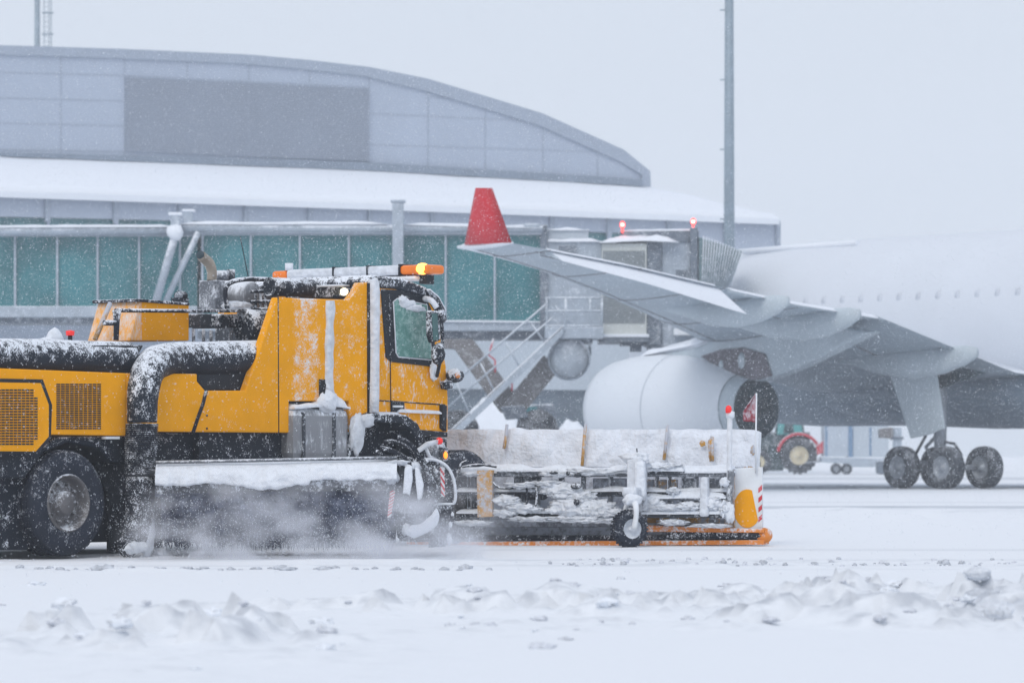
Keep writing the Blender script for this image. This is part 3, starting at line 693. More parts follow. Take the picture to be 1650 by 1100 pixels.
flap(3.3, 9.2, .25, .10, 'flap', ['snow_smooth', 'wing_grey']); flap(9.5, 17.0, .25, .12, 'flap', ['snow_smooth', 'wing_light'])
# flap track fairings
for la, ln, rr in ((6.3, 6.6, .52), (11.6, 6.2, .50), (15.3, 5.6, .46)):
    s_ = span(la); kt = s_[3]+1.0; zt = s_[4]-.18
    pr = [(-ln, .02), (-ln*.93, .16), (-ln*.8, .30), (-ln*.6, .43), (-ln*.38, .5), (-ln*.2, .46), (-ln*.07, .33), (0, .16), (.02, 0)]
    fb = MB(); rings = []
    for a_, r_ in pr:
        rr_ = r_*rr*1.7; zc_ = zt-.10-.30*math.sin(math.pi*min(1, -a_/ln*1.2 if a_ < 0 else 0))
        rings.append([fb.bm.verts.new((kt+a_, -la+rr_*.62*math.cos(2*math.pi*j/20), zc_+rr_*math.sin(2*math.pi*j/20)+.12)) for j in range(20)])
    for a, b in zip(rings, rings[1:]):
        for j in range(20): fb.bm.faces.new((a[j], a[(j+1) % 20], b[(j+1) % 20], b[j])).smooth = True
    fb.build('flap_track_fairing', 'wing_light', air)
# winglet
w0 = [AF.P(748, 395, -27.05), AF.P(824, 391, -27.05)]; 
wl = MB(); base_le = w0[0]; base_te = w0[1]
t_le = AF.P(766, 303, -27.65); t_te = AF.P(793, 303, -27.65)
vs = []
for le, te, th in ((base_le, base_te, .10), ((base_le+t_le)/2, (base_te+t_te)/2, .07), (t_le, t_te, .04)):
    ring = []
    for u, s_ in ((0, 0), (.15, 1), (.5, 1.1), (1, .1), (.5, -1.1), (.15, -1)):
        p = le.lerp(te, u); ring.append(wl.bm.verts.new((p.x, p.y+s_*th, p.z)))
    vs.append(ring)
for a, b in zip(vs, vs[1:]):
    for j in range(6): wl.bm.faces.new((a[j], a[(j+1) % 6], b[(j+1) % 6], b[j])).smooth = True
wl.bm.faces.new(vs[0]); wl.bm.faces.new(vs[-1])
wl.build('winglet', 'red_wing', air)
MB().tube([AF.P(738, 398, -27), AF.P(760, 398, -27.05), AF.P(800, 394, -27.05), AF.P(826, 391, -27)], [.04, .08, .07, .03], 12, smooth=3).build('wing_tip', 'air_white', air)
# engine
EL = 9.4; ex, ez = AF.T(1219, 667, -EL); ez = 2.42; 
npf = [(-6.35, 1.18), (-6.5, 1.30), (-6.45, 1.42), (-6.1, 1.55), (-5.2, 1.68), (-4, 1.73), (-2.9, 1.68), (-1.9, 1.50), (-1.55, 1.40), (-1.5, 1.15), (-.6, 1.02), (0, .93)]
MB().lathe([(a, r_) for a, r_ in npf[:8]]+[(-1.2, 1.28), (-.55, 1.08)], (ex, -EL, ez), 'x', 56).build('nacelle', 'cowl_white', air)
MB().lathe([(-.6, 1.06), (-.3, 1.0), (0, .93)], (ex, -EL, ez), 'x', 48).build('exhaust_sleeve', 'wing_light', air)
MB().lathe([(.01, .925), (-.02, .88), (-.25, .80), (-.5, .6), (-.55, 0)], (ex, -EL, ez), 'x', 40).build('exhaust_nozzle', 'nozzle', air)
MB().lathe([(-.55, .4), (-.3, .3), (-.05, .1), (.0, 0)], (ex, -EL, ez), 'x', 24).build('exhaust_cone', 'nozzle', air)
MB().lathe([(-6.3, 1.2), (-5.6, 1.15), (-5.6, 0)], (ex, -EL, ez), 'x', 32).build('intake', 'nozzle', air)
mb = MB()
for a_ in (-3.4,): mb.lathe([(a_, {-4.9: 1.703, -3.4: 1.712, -1.9: 1.508}[a_]), (a_+.03, {-4.9: 1.706, -3.4: 1.709, -1.9: 1.50}[a_]+.004)], (ex, -EL, ez), 'x', 56)
mb.build('cowl_seams', 'trailer', air)
# pylon
py_ = [(1008, 592), (1040, 574), (1085, 566), (1125, 558), (1146, 547), (1156, 530), (1200, 510), (1330, 520), (1400, 535), (1345, 562), (1290, 590), (1243, 608), (1215, 614), (1180, 600), (1120, 600)]
MB().px(AF, py_, -EL-.28, -EL+.28).build('pylon', 'wing_light', air, .08)
MB().px(AF, [(1128, 574), (1160, 563), (1197, 560), (1232, 570), (1243, 606), (1215, 613), (1180, 602), (1150, 588)], -EL-.34, -EL-.285).build('heat_shield', 'pylon_dark', air, .02)
mb = MB()
for px_, py2, a_, b_ in ((1195, 581, .14, .24), (1162, 588, .09, .14)):
    c = AF.P(px_, py2, -EL-.35); MB().lathe([(-.02, 0), (-.02, 1), (.02, 1)], c, 'y', 20, sc2=(a_, b_)).build('access_hatch', 'wing_light', air)
MB().tube([AF.P(1022, 583, -EL), AF.P(1050, 573, -EL), AF.P(1085, 566, -EL), AF.P(1122, 558, -EL), AF.P(1146, 545, -EL), AF.P(1157, 530, -EL)], [.05, .14, .22, .26, .27, .22], 16, True, 4).build('pylon_fairing', 'air_white', air)
snow_slab([AF.T(1012, 588, -EL-.3), AF.T(1042, 572, -EL-.3), AF.T(1085, 563, -EL-.3), AF.T(1125, 555, -EL-.3), AF.T(1146, 544, -EL-.3), AF.T(1158, 530, -EL-.3)], -EL-.36, -EL+.3, .13, .15).build('pylon_snow', 'snow_smooth', air)
# main gear
def gear_side(lat, near):
    yn = -lat-.7; yf = -lat+.7
    for y_, pa, pb in ((yn, 1453, 1524), (yf, 1512, 1586)):
        for p_ in (pa, pb):
            x_, _z = AF.T(p_, 758, y_); rr = .64
            wz = MB().lathe([(-.20, .34), (-.24, .42), (-.235, .54), (-.18, .62), (-.06, rr), (.06, rr), (.18, .62), (.235, .54), (.24, .42), (.20, .34)], (x_, y_, rr), 'y', 32).build('gear_wheel', 'air_tyre', air)
            MB().lathe([(-.22, 0), (-.22, .08), (-.14, .10), (-.10, .28), (-.19, .31), (-.205, .36), (.205, .36), (.1, .2), (.1, 0)], (x_, y_, rr), 'y', 24).build('hub', 'gear', wz)
xa = AF.T(1453, 758, -6.0)[0]; xb = AF.T(1524, 758, -6.0)[0]; xm = (xa+xb)/2
gear_side(5.3, True)
MB().tube([(xa, -5.3, .72), (xb, -5.3, .72)], .13, 12).build('bogie_beam', 'gear', air)
MB().tube([(xa, -6.1, .64), (xa, -4.5, .64)], .07, 8).build('axle', 'gear', air); MB().tube([(xb, -6.1, .64), (xb, -4.5, .64)], .07, 8).build('axle', 'gear', air)
MB().tube([(xm, -5.3, .72), (xm, -5.3, 1.5), (xm, -5.3, 4.2)], [.15, .19, .24], 16).build('gear_strut', 'gear', air)
MB().tube([(xm-.35, -5.3, .9), (xm-.6, -5.3, 1.25), (xm-.15, -5.3, 1.6)], .06, 8).build('torque_link', 'gear', air)
MB().tube([(xm-1.0, -5.4, .95), (xm-.5, -5.4, 1.6), (xm-.3, -5.4, 2.3)], .045, 8).build('brake_hose', 'air_tyre', air)
MB().tube([(xm+.3, -5.4, 1.4), (xm+.7, -5.4, 1.35), (xm+1.0, -5.4, 1.0)], .045, 8).build('brake_hose', 'air_tyre', air)
MB().tube([(xm, -5.3, 1.9), (xm-1.2, -4.3, 3.2)], .09, 8).build('side_stay', 'gear', air)
MB().px(AF, [(1434, 604), (1506, 590), (1514, 640), (1521, 690), (1496, 700), (1467, 706)], -6.05, -5.98).build('gear_door', 'wing_light', air, .01)
MB().px(AF, [(1508, 583), (1585, 600), (1508, 628)], -5.5, -5.4).build('wheel_bay', 'nozzle', air)
# right main gear and nose gear stand behind / hidden but carry the aircraft
for lat, kk in ((-5.3, xm), (0, -3.2)):
    for dx in ((-1, 1) if lat else (0,)):
        for dy in (-.5, .5):
            MB().lathe([(-.2, 0), (-.22, .5), (-.06, .62), (.06, .62), (.22, .5), (.2, 0)], (kk+dx, -lat+dy, .62), 'y', 24).build('gear_wheel', 'air_tyre', air)
    MB().tube([(kk, -lat, .6), (kk, -lat, 3.)], .17, 10).build('gear_strut', 'gear', air)
# right wing (seen only from the side steps), tail fin
mb = MB(); prev = None
for s_ in S:
    u, l = sec(s_, 8); U = [mb.bm.verts.new((p[0], -p[1], p[2])) for p in u]; Lw = [mb.bm.verts.new((p[0], -p[1], p[2])) for p in l]
    if prev:
        for i in range(len(U)-1):
            mb.bm.faces.new((prev[0][i], prev[0][i+1], U[i+1], U[i])).smooth = True; mb.bm.faces.new((prev[1][i], Lw[i], Lw[i+1], prev[1][i+1])).smooth = True
    prev = (U, Lw)
mb.build('wing', 'air_white', air)
MB().prism([(32, 7.6), (37.5, 15.5), (40.5, 15.5), (41, 7.3)], -.2, .2).build('tail_fin', 'red_wing', air, .05)
# ================================================================== TRACTOR AND TRAILERS beyond the aircraft
KF = Frame((1270-825)/F*190, 190, 0)
tr = thing('farm_tractor', 'dark green tractor with red rear mudguard and cream wheel hubs beyond the plough end', 'tractor', KF)
def kpx(pts, y0, y1, name, m, par, bev=.03, fr=KF): return MB().px(fr, pts, y0, y1).build(name, m, par, bev)
def ag_wheel(px_, py2, r_, y_, par, fr, m='cream', w_=.5):
    x_, z_ = fr.T(px_, py2, y_); z_ = r_
    mb = MB().lathe([(-w_/2, r_*.5), (-w_/2, r_*.82), (-w_*.4, r_*.93), (w_*.4, r_*.93), (w_/2, r_*.82), (w_/2, r_*.5)], (x_, y_, z_), 'y', 36)
    for i in range(20):
        a_ = 2*math.pi*i/20; p0 = Vector((x_+math.cos(a_)*r_*.92, y_-w_*.45, z_+math.sin(a_)*r_*.92)); p1 = Vector((x_+math.cos(a_+.12)*r_*.97, y_+w_*.1, z_+math.sin(a_+.12)*r_*.97))
        mb.tube([p0, p1], r_*.055, 5)
    wo = mb.build('wheel', 'air_tyre', par)
    MB().lathe([(-w_*.52, 0), (-w_*.52, .1*r_), (-w_*.35, .14*r_), (-w_*.3, r_*.42), (-w_*.5, r_*.52), (-w_*.48, r_*.6)], (x_, y_, z_), 'y', 24).build('rim', m, wo)
    return wo
ag_wheel(1287, 733, .93, -.8, tr, KF); ag_wheel(1287, 733, .93, .8, tr, KF); ag_wheel(1222, 745, .62, -.8, tr, KF); ag_wheel(1222, 745, .62, .8, tr, KF)
kpx([(1205, 712), (1212, 700), (1250, 694), (1305, 696), (1305, 726), (1265, 745), (1205, 742)], -.45, .45, 'body', 'tractor_green', tr)
kpx([(1238, 716), (1270, 716), (1262, 758), (1236, 758)], -.8, -.5, 'step', 'tractor_green', tr)
kpx([(1250, 700), (1254, 668), (1290, 671), (1296, 700)], -.65, .65, 'cab', 'tglass', tr, .04)
mb = MB()
for a_, b_ in (((1250, 700), (1254, 668)), ((1273, 700), (1272, 669)), ((1296, 700), (1290, 671))):
    mb.tube([KF.P(a_[0], a_[1], -.67), KF.P(b_[0], b_[1], -.67)], .05, 6)
mb.build('cab_pillars', 'tractor_green', tr)
kpx([(1266, 673), (1276, 673), (1280, 698), (1262, 698)], -.68, -.66, 'seat_silhouette', 'tractor_green', tr, 0)
fe = MB(); o_, i_ = [], []
for i in range(13):
    a_ = R(170-i*12.5); o_.append((KF.T(1287, 733, -.8)[0]+math.cos(a_)*1.12, .95+math.sin(a_)*1.12)); i_.append((o_[-1][0]-math.cos(a_)*.14, o_[-1][1]-math.sin(a_)*.14))
fe.prism(o_+i_[::-1], -1.1, -.5).build('mudguard', 'tractor_red', tr, .02)
GF = Frame((1385-825)/F*188, 188, 0)
tl = thing('cargo_trailer', 'grey box trailer on a low deck coupled behind the tractor', 'trailer', GF)
kpx([(1328, 680), (1368, 680), (1368, 735), (1328, 735)], -.9, .9, 'cargo_box', 'trailer', tl, .03, GF)
kpx([(1367, 680), (1374, 680), (1374, 736), (1367, 736)], -.95, .9, 'door_edge', 'trailer_blue', tl, .01, GF)
kpx([(1330, 680), (1333, 680), (1333, 735), (1330, 735)], -.94, -.905, 'corner_post', 'trailer_blue', tl, 0, GF)
kpx([(1374, 684), (1432, 684), (1432, 736), (1374, 736)], -.85, .85, 'white_box', 'lightwall', tl, .03, GF)
kpx([(1401, 688), (1404, 688), (1404, 734), (1401, 734)], -.88, -.852, 'box_seam', 'trailer_blue', tl, 0, GF)
kpx([(1324, 736), (1434, 738), (1434, 752), (1374, 752), (1368, 747), (1324, 744)], -1, 1, 'deck', 'bridge', tl, .02, GF)
kpx([(1298, 744), (1330, 741), (1330, 743), (1298, 747)], -.05, .05, 'towbar', 'bridge_dark', tl, .01, GF)
kpx([(1316, 718), (1328, 708), (1330, 728), (1318, 732)], -.3, .3, 'coupling', 'tractor_red', tl, .02, GF)
for p_ in (1347, 1364): 
    ag_wheel(p_, 752, .28, -.8, tl, GF, 'gear', .25); ag_wheel(p_, 752, .28, .8, tl, GF, 'gear', .25)
ag_wheel(1420, 752, .28, -.8, tl, GF, 'gear', .25)
QF = Frame((1437-825)/F*150, 150, 0)
eq = thing('loader_mast', 'small brown and grey ground loader standing beside the left aircraft wheel', 'loader', QF)
kpx([(1418, 690), (1438, 688), (1438, 706), (1418, 705)], -.4, .4, 'crate', 'bridge_brown', eq, .02, QF)
kpx([(1440, 688), (1453, 688), (1453, 760), (1440, 760)], -.2, .2, 'frame', 'bridge', eq, .02, QF)
kpx([(1436, 703), (1456, 703), (1456, 708), (1436, 708)], -.25, .25, 'cross_bar', 'bridge_dark', eq, .01, QF)
kpx([(1415, 742), (1460, 742), (1460, 763), (1415, 763)], -.5, .5, 'base', 'bridge_dark', eq, .05, QF)
# background vehicle under the bridge
VF = Frame((880-825)/F*140, 140, 0)
v = thing('service_van', 'dark blue-grey service vehicle with red beacon parked under the jet bridge left of the engine', 'service vehicle', VF)
kpx([(832, 688), (836, 664), (848, 652), (893, 650), (900, 688), (900, 722), (832, 722)], -.8, .8, 'body', 'bridge_dark', v, .08, VF)
kpx([(842, 662), (850, 655), (866, 655), (866, 668), (840, 668)], -.83, -.802, 'side_window', 'teal_dark', v, 0, VF)
MB().lathe([(0, .08), (.1, .1), (.18, .05), (.18, 0)], VF.P(852, 656, -.2), 'z', 12).build('beacon', 'white', v)
kpx([(838, 684), (854, 684), (854, 692), (838, 692)], -.84, -.805, 'tail_lamp', 'tractor_red', v, 0, VF)
for p_ in (848, 886): MB().lathe([(-.12, 0), (-.12, .3), (.1, .32), (.1, 0)], (VF.T(p_, 0, -.75)[0], -.75, .32), 'y', 20).build('wheel', 'air_tyre', v)
# ================================================================== RUNWAY SWEEPER TRUCK
UF = Frame(-5.641, 41.50, 50); NY = -1.25
tk = thing('runway_sweeper_truck', 'yellow and black airport snow sweeper truck plastered with snow, amber light bar lit', 'truck', UF)
T = UF.T; P = UF.P
def pp(pts, y0, y1, name, m, bev=.015, par=None, fr=UF): return MB().px(fr, pts, y0, y1).build(name, m, par or tk, bev)
def tb(pa, pb_, ya, yb_, d0, d1):
    a, b = T(pa, yb_, d0), T(pb_, ya, d0); return MB().box(a[0], b[0], d0, d1, a[1], b[1])
# chassis
mb = MB(); mb.box(-2.8, 6.2, -.50, -.38, .78, 1.08).box(-2.8, 6.2, .38, .50, .78, 1.08)
for x_ in (-2.7, -1.2, .8, 2.2, 3.6, 5., 6.1): mb.box(x_-.06, x_+.06, -.38, .38, .82, 1.02)
mb.build('chassis_frame', 'chassis', tk, .01)
pp([(206, 698), (470, 698), (470, 748), (206, 748)], -1.05, 1.0, 'lower_bodywork', 'chassis')
pp([(470, 664), (600, 668), (600, 748), (470, 748)], -.75, .75, 'inner_bodywork', 'chassis')
pp([(-200, 728), (62, 727), (90, 704), (206, 702), (206, 745), (180, 745), (160, 722), (110, 712), (70, 728), (40, 770), (-200, 770)], -1.17, 1.17, 'rear_mudguard', 'chassis')
pp([(-200, 745), (46, 745), (46, 886), (-200, 888)], -1.04, -.98, 'spray_skirt', 'chassis')
MB().box(-.9, 1.6, .2, 1.0, .3, 1.1).build('belly_tank', 'chassis', tk, .03)
MB().box(.62, 2.3, -.7, 1.0, .12, 1.1).build('blower_housing', 'chassis', tk, .03)
pp([(150, 742), (262, 742), (262, 884), (176, 888), (176, 800)], -.74, -.70, 'rubber_skirt', 'chassis', 0)
# wheels
def truck_wheel(x_, y_, s_, r_=.56):
    w2 = .17
    t_ = [(-w2*s_*-1 if 0 else 0, 0)]
    pr = [(.0, .30), (-.02, .34), (-.035, .42), (-.03, .48), (.005, .535), (.03, .553), (.055, .545), (.06, .56), (.12, .56), (.125, .545), (.145, .545), (.15, .56), (.20, .56), (.205, .545), (.225, .545), (.23, .56), (.28, .56), (.285, .545), (.31, .55), (.345, .5), (.35, .38), (.33, .30)]
    wo = MB().lathe([(a*s_, b*r_/.56) for a, b in pr], (x_, y_, r_), 'y', 56)
    # tread blocks
    for i in range(52):
        a_ = 2*math.pi*i/52
        for j in range(4):
            yy = (.045+j*.083)*s_
            c0, s0 = math.cos(a_+j*.03), math.sin(a_+j*.03); c1, s1 = math.cos(a_+.075+j*.03), math.sin(a_+.075+j*.03)
            k = r_*1.012; k0 = r_*.985
            v_ = [wo.bm.verts.new((x_+c*q, y_+yy+d, r_+s*q)) for c, s in ((c0, s0), (c1, s1)) for q in (k0, k) for d in (0, .062*s_)]
            for f in ((0, 1, 3, 2), (4, 6, 7, 5), (0, 4, 5, 1), (2, 3, 7, 6), (0, 2, 6, 4), (1, 5, 7, 3)): wo.bm.faces.new([v_[q] for q in f])
    w_ = wo.build('wheel', 'tyre', tk)
    MB().lathe([(-.0, .30), (.02, .285), (.05, .27), (.10, .25), (.115, .20), (.10, .17), (.06, .15)], (x_, y_, r_), 'y', 40) if 0 else None
    mb = MB().lathe([(a*s_, b) for a, b in ((.0, .312), (-.022, .300), (-.018, .288), (.03, .275), (.115, .262), (.13, .235), (.10, .215), (.095, .16), (.11, .135), (.02, .125), (-.005, .105), (-.012, 0))], (x_, y_, r_), 'y', 40)
    for i in range(10):
        a_ = 2*math.pi*i/10; c = Vector((x_+math.cos(a_)*.19, y_+.10*s_, r_+math.sin(a_)*.205))
        mb.tube([c, c+Vector((0, -.05*s_, 0))], .016, 6)
    mb.build('rim', 'rim', w_)
truck_wheel(0, -1.22, 1); truck_wheel(0, 1.22, -1)
xf = T(628, 800)[0]
truck_wheel(xf, -1.22, 1); truck_wheel(xf, 1.22, -1); truck_wheel(-1.75, 1.22, -1)
MB().tube([(0, -1, .56), (0, 1, .56)], .1, 10).build('axle', 'chassis', tk); MB().tube([(xf, -1, .56), (xf, 1, .56)], .1, 10).build('axle', 'chassis', tk)
# rear yellow bodywork
rear = pp([(-200, 585), (0, 593), (204, 601), (204, 702), (84, 700), (74, 712), (40, 728), (-200, 726)], -1.25, 1.25, 'rear_body_panel', 'yellow_clean')
pp([(-200, 606), (69, 611), (84, 652), (82, 706), (61, 731), (-200, 729)], -1.262, -1.252, 'hatch_frame', 'black', .0)
hatch = pp([(-200, 612), (66, 617), (79, 652), (79, 703), (58, 727), (-200, 725)], -1.29, -1.263, 'side_hatch', 'yellow_clean', .004)
def grille(pts_fn, rows, cols, name, par, ydep, w_, h_):
    mb = MB()
    for r_ in range(rows):
        for c in range(cols):
            q = pts_fn(c, r_)
            if q is None: continue
            x_, z_ = T(q[0], q[1], ydep); mb.box(x_, x_+w_, ydep-.006, ydep+.004, z_-h_, z_)
    return mb.build(name, 'black', par)
pxm = T(101, 0, -1.25)[0]-T(100, 0, -1.25)[0]; pzm = 40.9/F
grille(lambda c, r_: (91+c*7.3, 618+r_*3.55-c*.0), 21, 10, 'vent_grille', rear, -1.252, pxm*5.6, pzm*2.1)
def hx(c, r_):
    x_ = -5+c*6.6-72; y_ = 627+r_*4.35
    if x_ > 52 and y_ < 640: return None
    if x_ > 60: return None
    if x_ > 52 and y_ > 712-(x_-50)*.5: return None
    return (x_, y_)
grille(hx, 21, 22, 'hatch_vents', hatch, -1.291, pxm*5.0, pzm*2.4)
tb(171, 193, 703, 707, -1.27, -1.2).build('marker_strip', 'white', tk)
# rear deck, snow, stubs
xa_, za_ = T(-200, 552, -.3); 
pp([(-200, 549), (150, 554), (200, 556), (200, 600), (-200, 590)], -.75, .9, 'rear_deck', 'yellow_frost')
snow_slab([T(-200, 549, -.7), T(0, 550, -.7), T(100, 552, -.7), T(206, 555, -.7)], -.75, .9, .03, .08).build('deck_snow', 'snow', tk)
MB().blob(P(88, 546, -.7), (.10, .08, .12), 2, .3).blob(P(80, 552, -.7), (.22, .1, .06), 2, .3, seed=3).build('snow_lump', 'snow', tk)
for p_, m_ in ((113, 'redlens'),):
    q = P(p_, 548, -.6); s_ = MB().tube([q, q+Vector((0, 0, .05))], .025, 8).build('beacon_stalk', 'black', tk)
    MB().lathe([(0, .045), (.05, .05), (.06, 0)], q+Vector((0, 0, .05)), 'z', 12, True).build('small_beacon', m_, tk)
# big air ducts
def ptube(pts, r_, name, m, n=28, sm=4, par=None): return MB().tube([P(*q) for q in pts], r_, n, True, sm).rough(.006, 7).build(name, m, par or tk)
ptube([(-220, 574, -1.02), (-60, 574, -1.02), (60, 575, -1.02), (160, 577, -1.02), (205, 578, -1.02)], [.19, .19, .19, .185, .185], 'air_duct', 'hose')
pp([(148, 556), (232, 556), (222, 574), (206, 601), (150, 596)], -1.16, -.7, 'duct_cover', 'black')
ptube([(416, 577, -1.02), (330, 578, -1.05), (285, 578, -1.08), (252, 584, -1.2), (236, 604, -1.32), (230, 640, -1.38), (229, 680, -1.38)], [.205, .19, .185, .185, .18, .17, .16], 'blower_duct', 'hose', sm=6)
mb = MB(); n_ = 26
for i in range(n_):
    z_ = T(0, 682+i*3.3, -1.38)[1]; x_ = T(229-i*.15, 700, -1.38)[0]
    mb.lathe([(-.011, .158), (-.005, .176), (.005, .176), (.011, .158)], (x_, -1.38, z_), 'z', 24)
mb.build('ribbed_hose', 'rubber', tk)
mb = MB(); x_, z_ = T(229, 766, -1.38); mb.lathe([(0, .165), (.01, .185), (.06, .185), (.07, .165)], (x_, -1.38, z_), 'z', 24); mb.build('hose_clamp', 'dark', tk)
ptube([(227, 768, -1.38), (226, 810, -1.38), (222, 850, -1.38), (213, 872, -1.38), (200, 885, -1.38)], [.165, .16, .15, .135, .11], 'blower_nozzle', 'rubber', sm=4)
MB().blob(P(236, 858, -1.47), (.12, .05, .22), 3, .35, seed=5).blob(P(222, 882, -1.5), (.17, .05, .06), 3, .4, seed=6).blob(P(258, 888, -1.4), (.08, .06, .05), 3, .4, seed=8).build('nozzle_snow', 'snow', tk)
# mid bodywork, near-side panels and door lines
side = pp([(204, 601), (318, 602), (318, 614), (331, 629), (396, 629), (447, 479), (562, 483), (573, 470), (580, 455), (594, 455), (594, 664), (578, 669), (566, 694), (563, 697), (563, 646), (466, 646), (466, 697), (204, 695)], -1.25, -1.15, 'side_panel', 'yellow')
pp([(204, 601), (318, 602), (331, 629), (396, 629), (447, 479), (594, 455), (594, 664), (563, 697), (204, 695)], 1.15, 1.25, 'side_panel', 'yellow')
MB().box(T(204, 0)[0], T(396, 0)[0], -1.14, 1.14, .95, T(0, 631)[1]).build('engine_compartment', 'chassis', tk)
pp([(318, 601), (408, 590), (398, 629), (331, 629), (318, 614)], -1.13, -1.0, 'duct_support', 'black')
def strap(pts, name, m, yy, w_=.012, d=.012): MB().tube([P(a, b, yy) for a, b in pts], w_, 6, True).build(name, m, tk)
strap([(332, 629), (327, 650), (319, 672), (311, 696)], 'panel_strap', 'chassis', -1.256, .022)
strap([(448, 479), (449, 697)], 'door_gap', 'black', -1.249, .008)
for a_, b_ in ((333, 669), (333, 690)): MB().lathe([(-.01, 0), (-.01, .012), (0, .012)], P(a_, b_, -1.252), 'y', 8).build('bolt', 'black', tk)
# packed snow streak and handle on panel
mb = MB(); rows = []
for i in range(36):
    t = i/35; yy = 484+t*162; w_ = 7+2*noise.noise(Vector((t*6, 1, 0)))+ (t > .9)*(t-.9)*90
    cx_ = 532-2*t+1.5*noise.noise(Vector((t*5, 5, 0)))
    r_ = []
    for j in range(6):
        u = j/5*2-1; r_.append(mb.bm.verts.new(P(cx_+u*w_, yy, -1.2505-.05*(1-u*u)*(.7+.6*noise.noise(Vector((t*14, u, 3)))))))
    rows.append(r_)
for a, b in zip(rows, rows[1:]):
    for j in range(5): mb.bm.faces.new((a[j], a[j+1], b[j+1], b[j])).smooth = True
mb.build('packed_snow_streak', 'snow_dirty', tk)
MB().tube([P(517, 613, -1.255), P(521, 613, -1.31), P(524, 620, -1.31), P(522, 633, -1.31), P(517, 638, -1.255)], .011, 8).build('grab_handle', 'black', tk)
tb(515, 524, 611, 639, -1.262, -1.251).build('handle_plate', 'black', tk)
# snow-plastered vertical intake
ptube([(600, 450, -1.27), (602, 470, -1.27), (602, 560, -1.27), (601, 664, -1.27)], [.06, .075, .072, .07], 'intake_snorkel', 'snow_dirty', 16, 3)
strap([(594, 456), (594.5, 668)], 'snorkel_gap', 'black', -1.26, .022)
# cab
cab = pp([(594, 456), (616, 458), (688, 476), (706, 505), (713, 560), (719, 590), (722, 640), (722, 696), (668, 692), (655, 672), (640, 664), (596, 664)], -1.22, 1.22, 'cab_body', 'yellow_cab')
pp([(592, 452), (600, 443), (648, 447), (688, 463), (707, 486), (715, 512), (707, 506), (690, 481), (640, 466), (594, 463)], -1.25, 1.25, 'cab_roof', 'black_snowy', .03)
pp([(614, 466), (642, 467), (688, 480), (696, 500), (701, 548), (701, 591), (630, 583), (622, 576)], -1.232, -1.221, 'window_surround', 'black')
strap([(627, 467), (629, 583), (630, 664)], 'door_gap', 'chassis', -1.233, .006)
strap([(608, 645), (630, 646), (717, 652)], 'door_gap', 'chassis', -1.222, .008)
pp([(634, 486), (640, 481), (688, 491), (692, 530), (696, 578), (642, 574), (638, 568)], -1.245, -1.233, 'door_window', 'glass', .004)
strap([(634, 486), (640, 481), (688, 491), (692, 530), (696, 580), (642, 575), (638, 568), (634, 486)], 'window_seal', 'snow_dirty', -1.24, .008)
MB().blob(P(657, 489, -1.25), (.13, .03, .05), 3, .35, seed=2).blob(P(670, 496, -1.25), (.15, .03, .04), 3, .4, seed=9).blob(P(648, 482, -1.25), (.06, .03, .05), 3, .4, seed=12).build('window_snow', 'snow', tk)
pp([(608, 663), (640, 664), (655, 671), (640, 668), (608, 667)], -1.24, -1.2, 'sill_trim', 'snow', .0)
snow_slab([T(640, 662, -1.23), T(690, 664, -1.23), T(712, 665, -1.23)], -1.26, -1.215, .025, .05).build('step_snow', 'snow', tk)
hd = pp([(631, 646), (652, 648), (652, 664), (631, 663)], -1.235, -1.221, 'door_handle', 'black', .006)
tb(634, 650, 653, 656, -1.25, -1.236).build('pull_bar', 'white', hd)
pp([(713, 651), (721, 653), (720, 695), (713, 690)], -1.27, -1.1, 'corner_lamp_strip', 'black', .01)
pp([(655, 690), (722, 696), (722, 704), (665, 702)], -1.235, 1.2, 'bumper_trim', 'black')
# visor, wipers box and roof edge snow at the cab front
pp([(686, 466), (700, 472), (714, 492), (721, 515), (716, 520), (707, 497), (694, 480)], -1.28, 1.25, 'sun_visor', 'black_snowy', .01)
snow_slab([T(690, 466, -1.27), T(704, 478, -1.27), T(716, 500, -1.27)], -1.3, 1.2, .05, .07).build('visor_snow', 'snow', tk)
# mirrors
mir = pp([(693, 500), (708, 501), (711, 548), (698, 553), (694, 540)], -1.50, -1.42, 'wing_mirror', 'black_snowy', .02)
pp([(696, 505), (705, 505), (707, 546), (699, 549)], -1.512, -1.501, 'mirror_glass', 'mirror', .004, mir)
m2 = MB().blob(P(706, 570, -1.46), (.10, .07, .13), 3, .12, seed=4).build('lower_mirror', 'black_snowy', tk)
MB().tube([P(683, 481, -1.22), P(695, 484, -1.4), P(704, 496, -1.46)], .035, 8, True, 3).build('mirror_arm', 'snow_dirty', tk)
MB().tube([P(709, 500, -1.48), P(713, 540, -1.47), P(710, 575, -1.46), P(704, 606, -1.3)], .022, 8, True, 3).build('mirror_arm', 'black_snowy', tk)
MB().blob(P(699, 598, -1.26), (.06, .03, .12), 3, .3, seed=13).build('pillar_snow', 'snow', tk)
fm = MB().blob(P(733, 605, -1.30), (.12, .10, .085), 3, .06, seed=14).build('front_mirror', 'black_snowy', tk)
MB().lathe([(-.02, 0), (-.02, .035), (0, .04)], P(737, 604, -1.41), 'y', 12).build('mirror_marker', 'orange', fm)
MB().tube([P(722, 612, -1.22), P(730, 612, -1.26), P(734, 606, -1.28)], .016, 8).build('mirror_bracket', 'black_snowy', tk)
pp([(716, 614), (729, 613), (731, 625), (718, 627)], -1.34, -1.26, 'camera_box', 'black_snowy', .01)
MB().tube([P(719, 628, -1.3), P(719, 612, -1.3)], .02, 8).build('box_arm', 'black_snowy', tk)
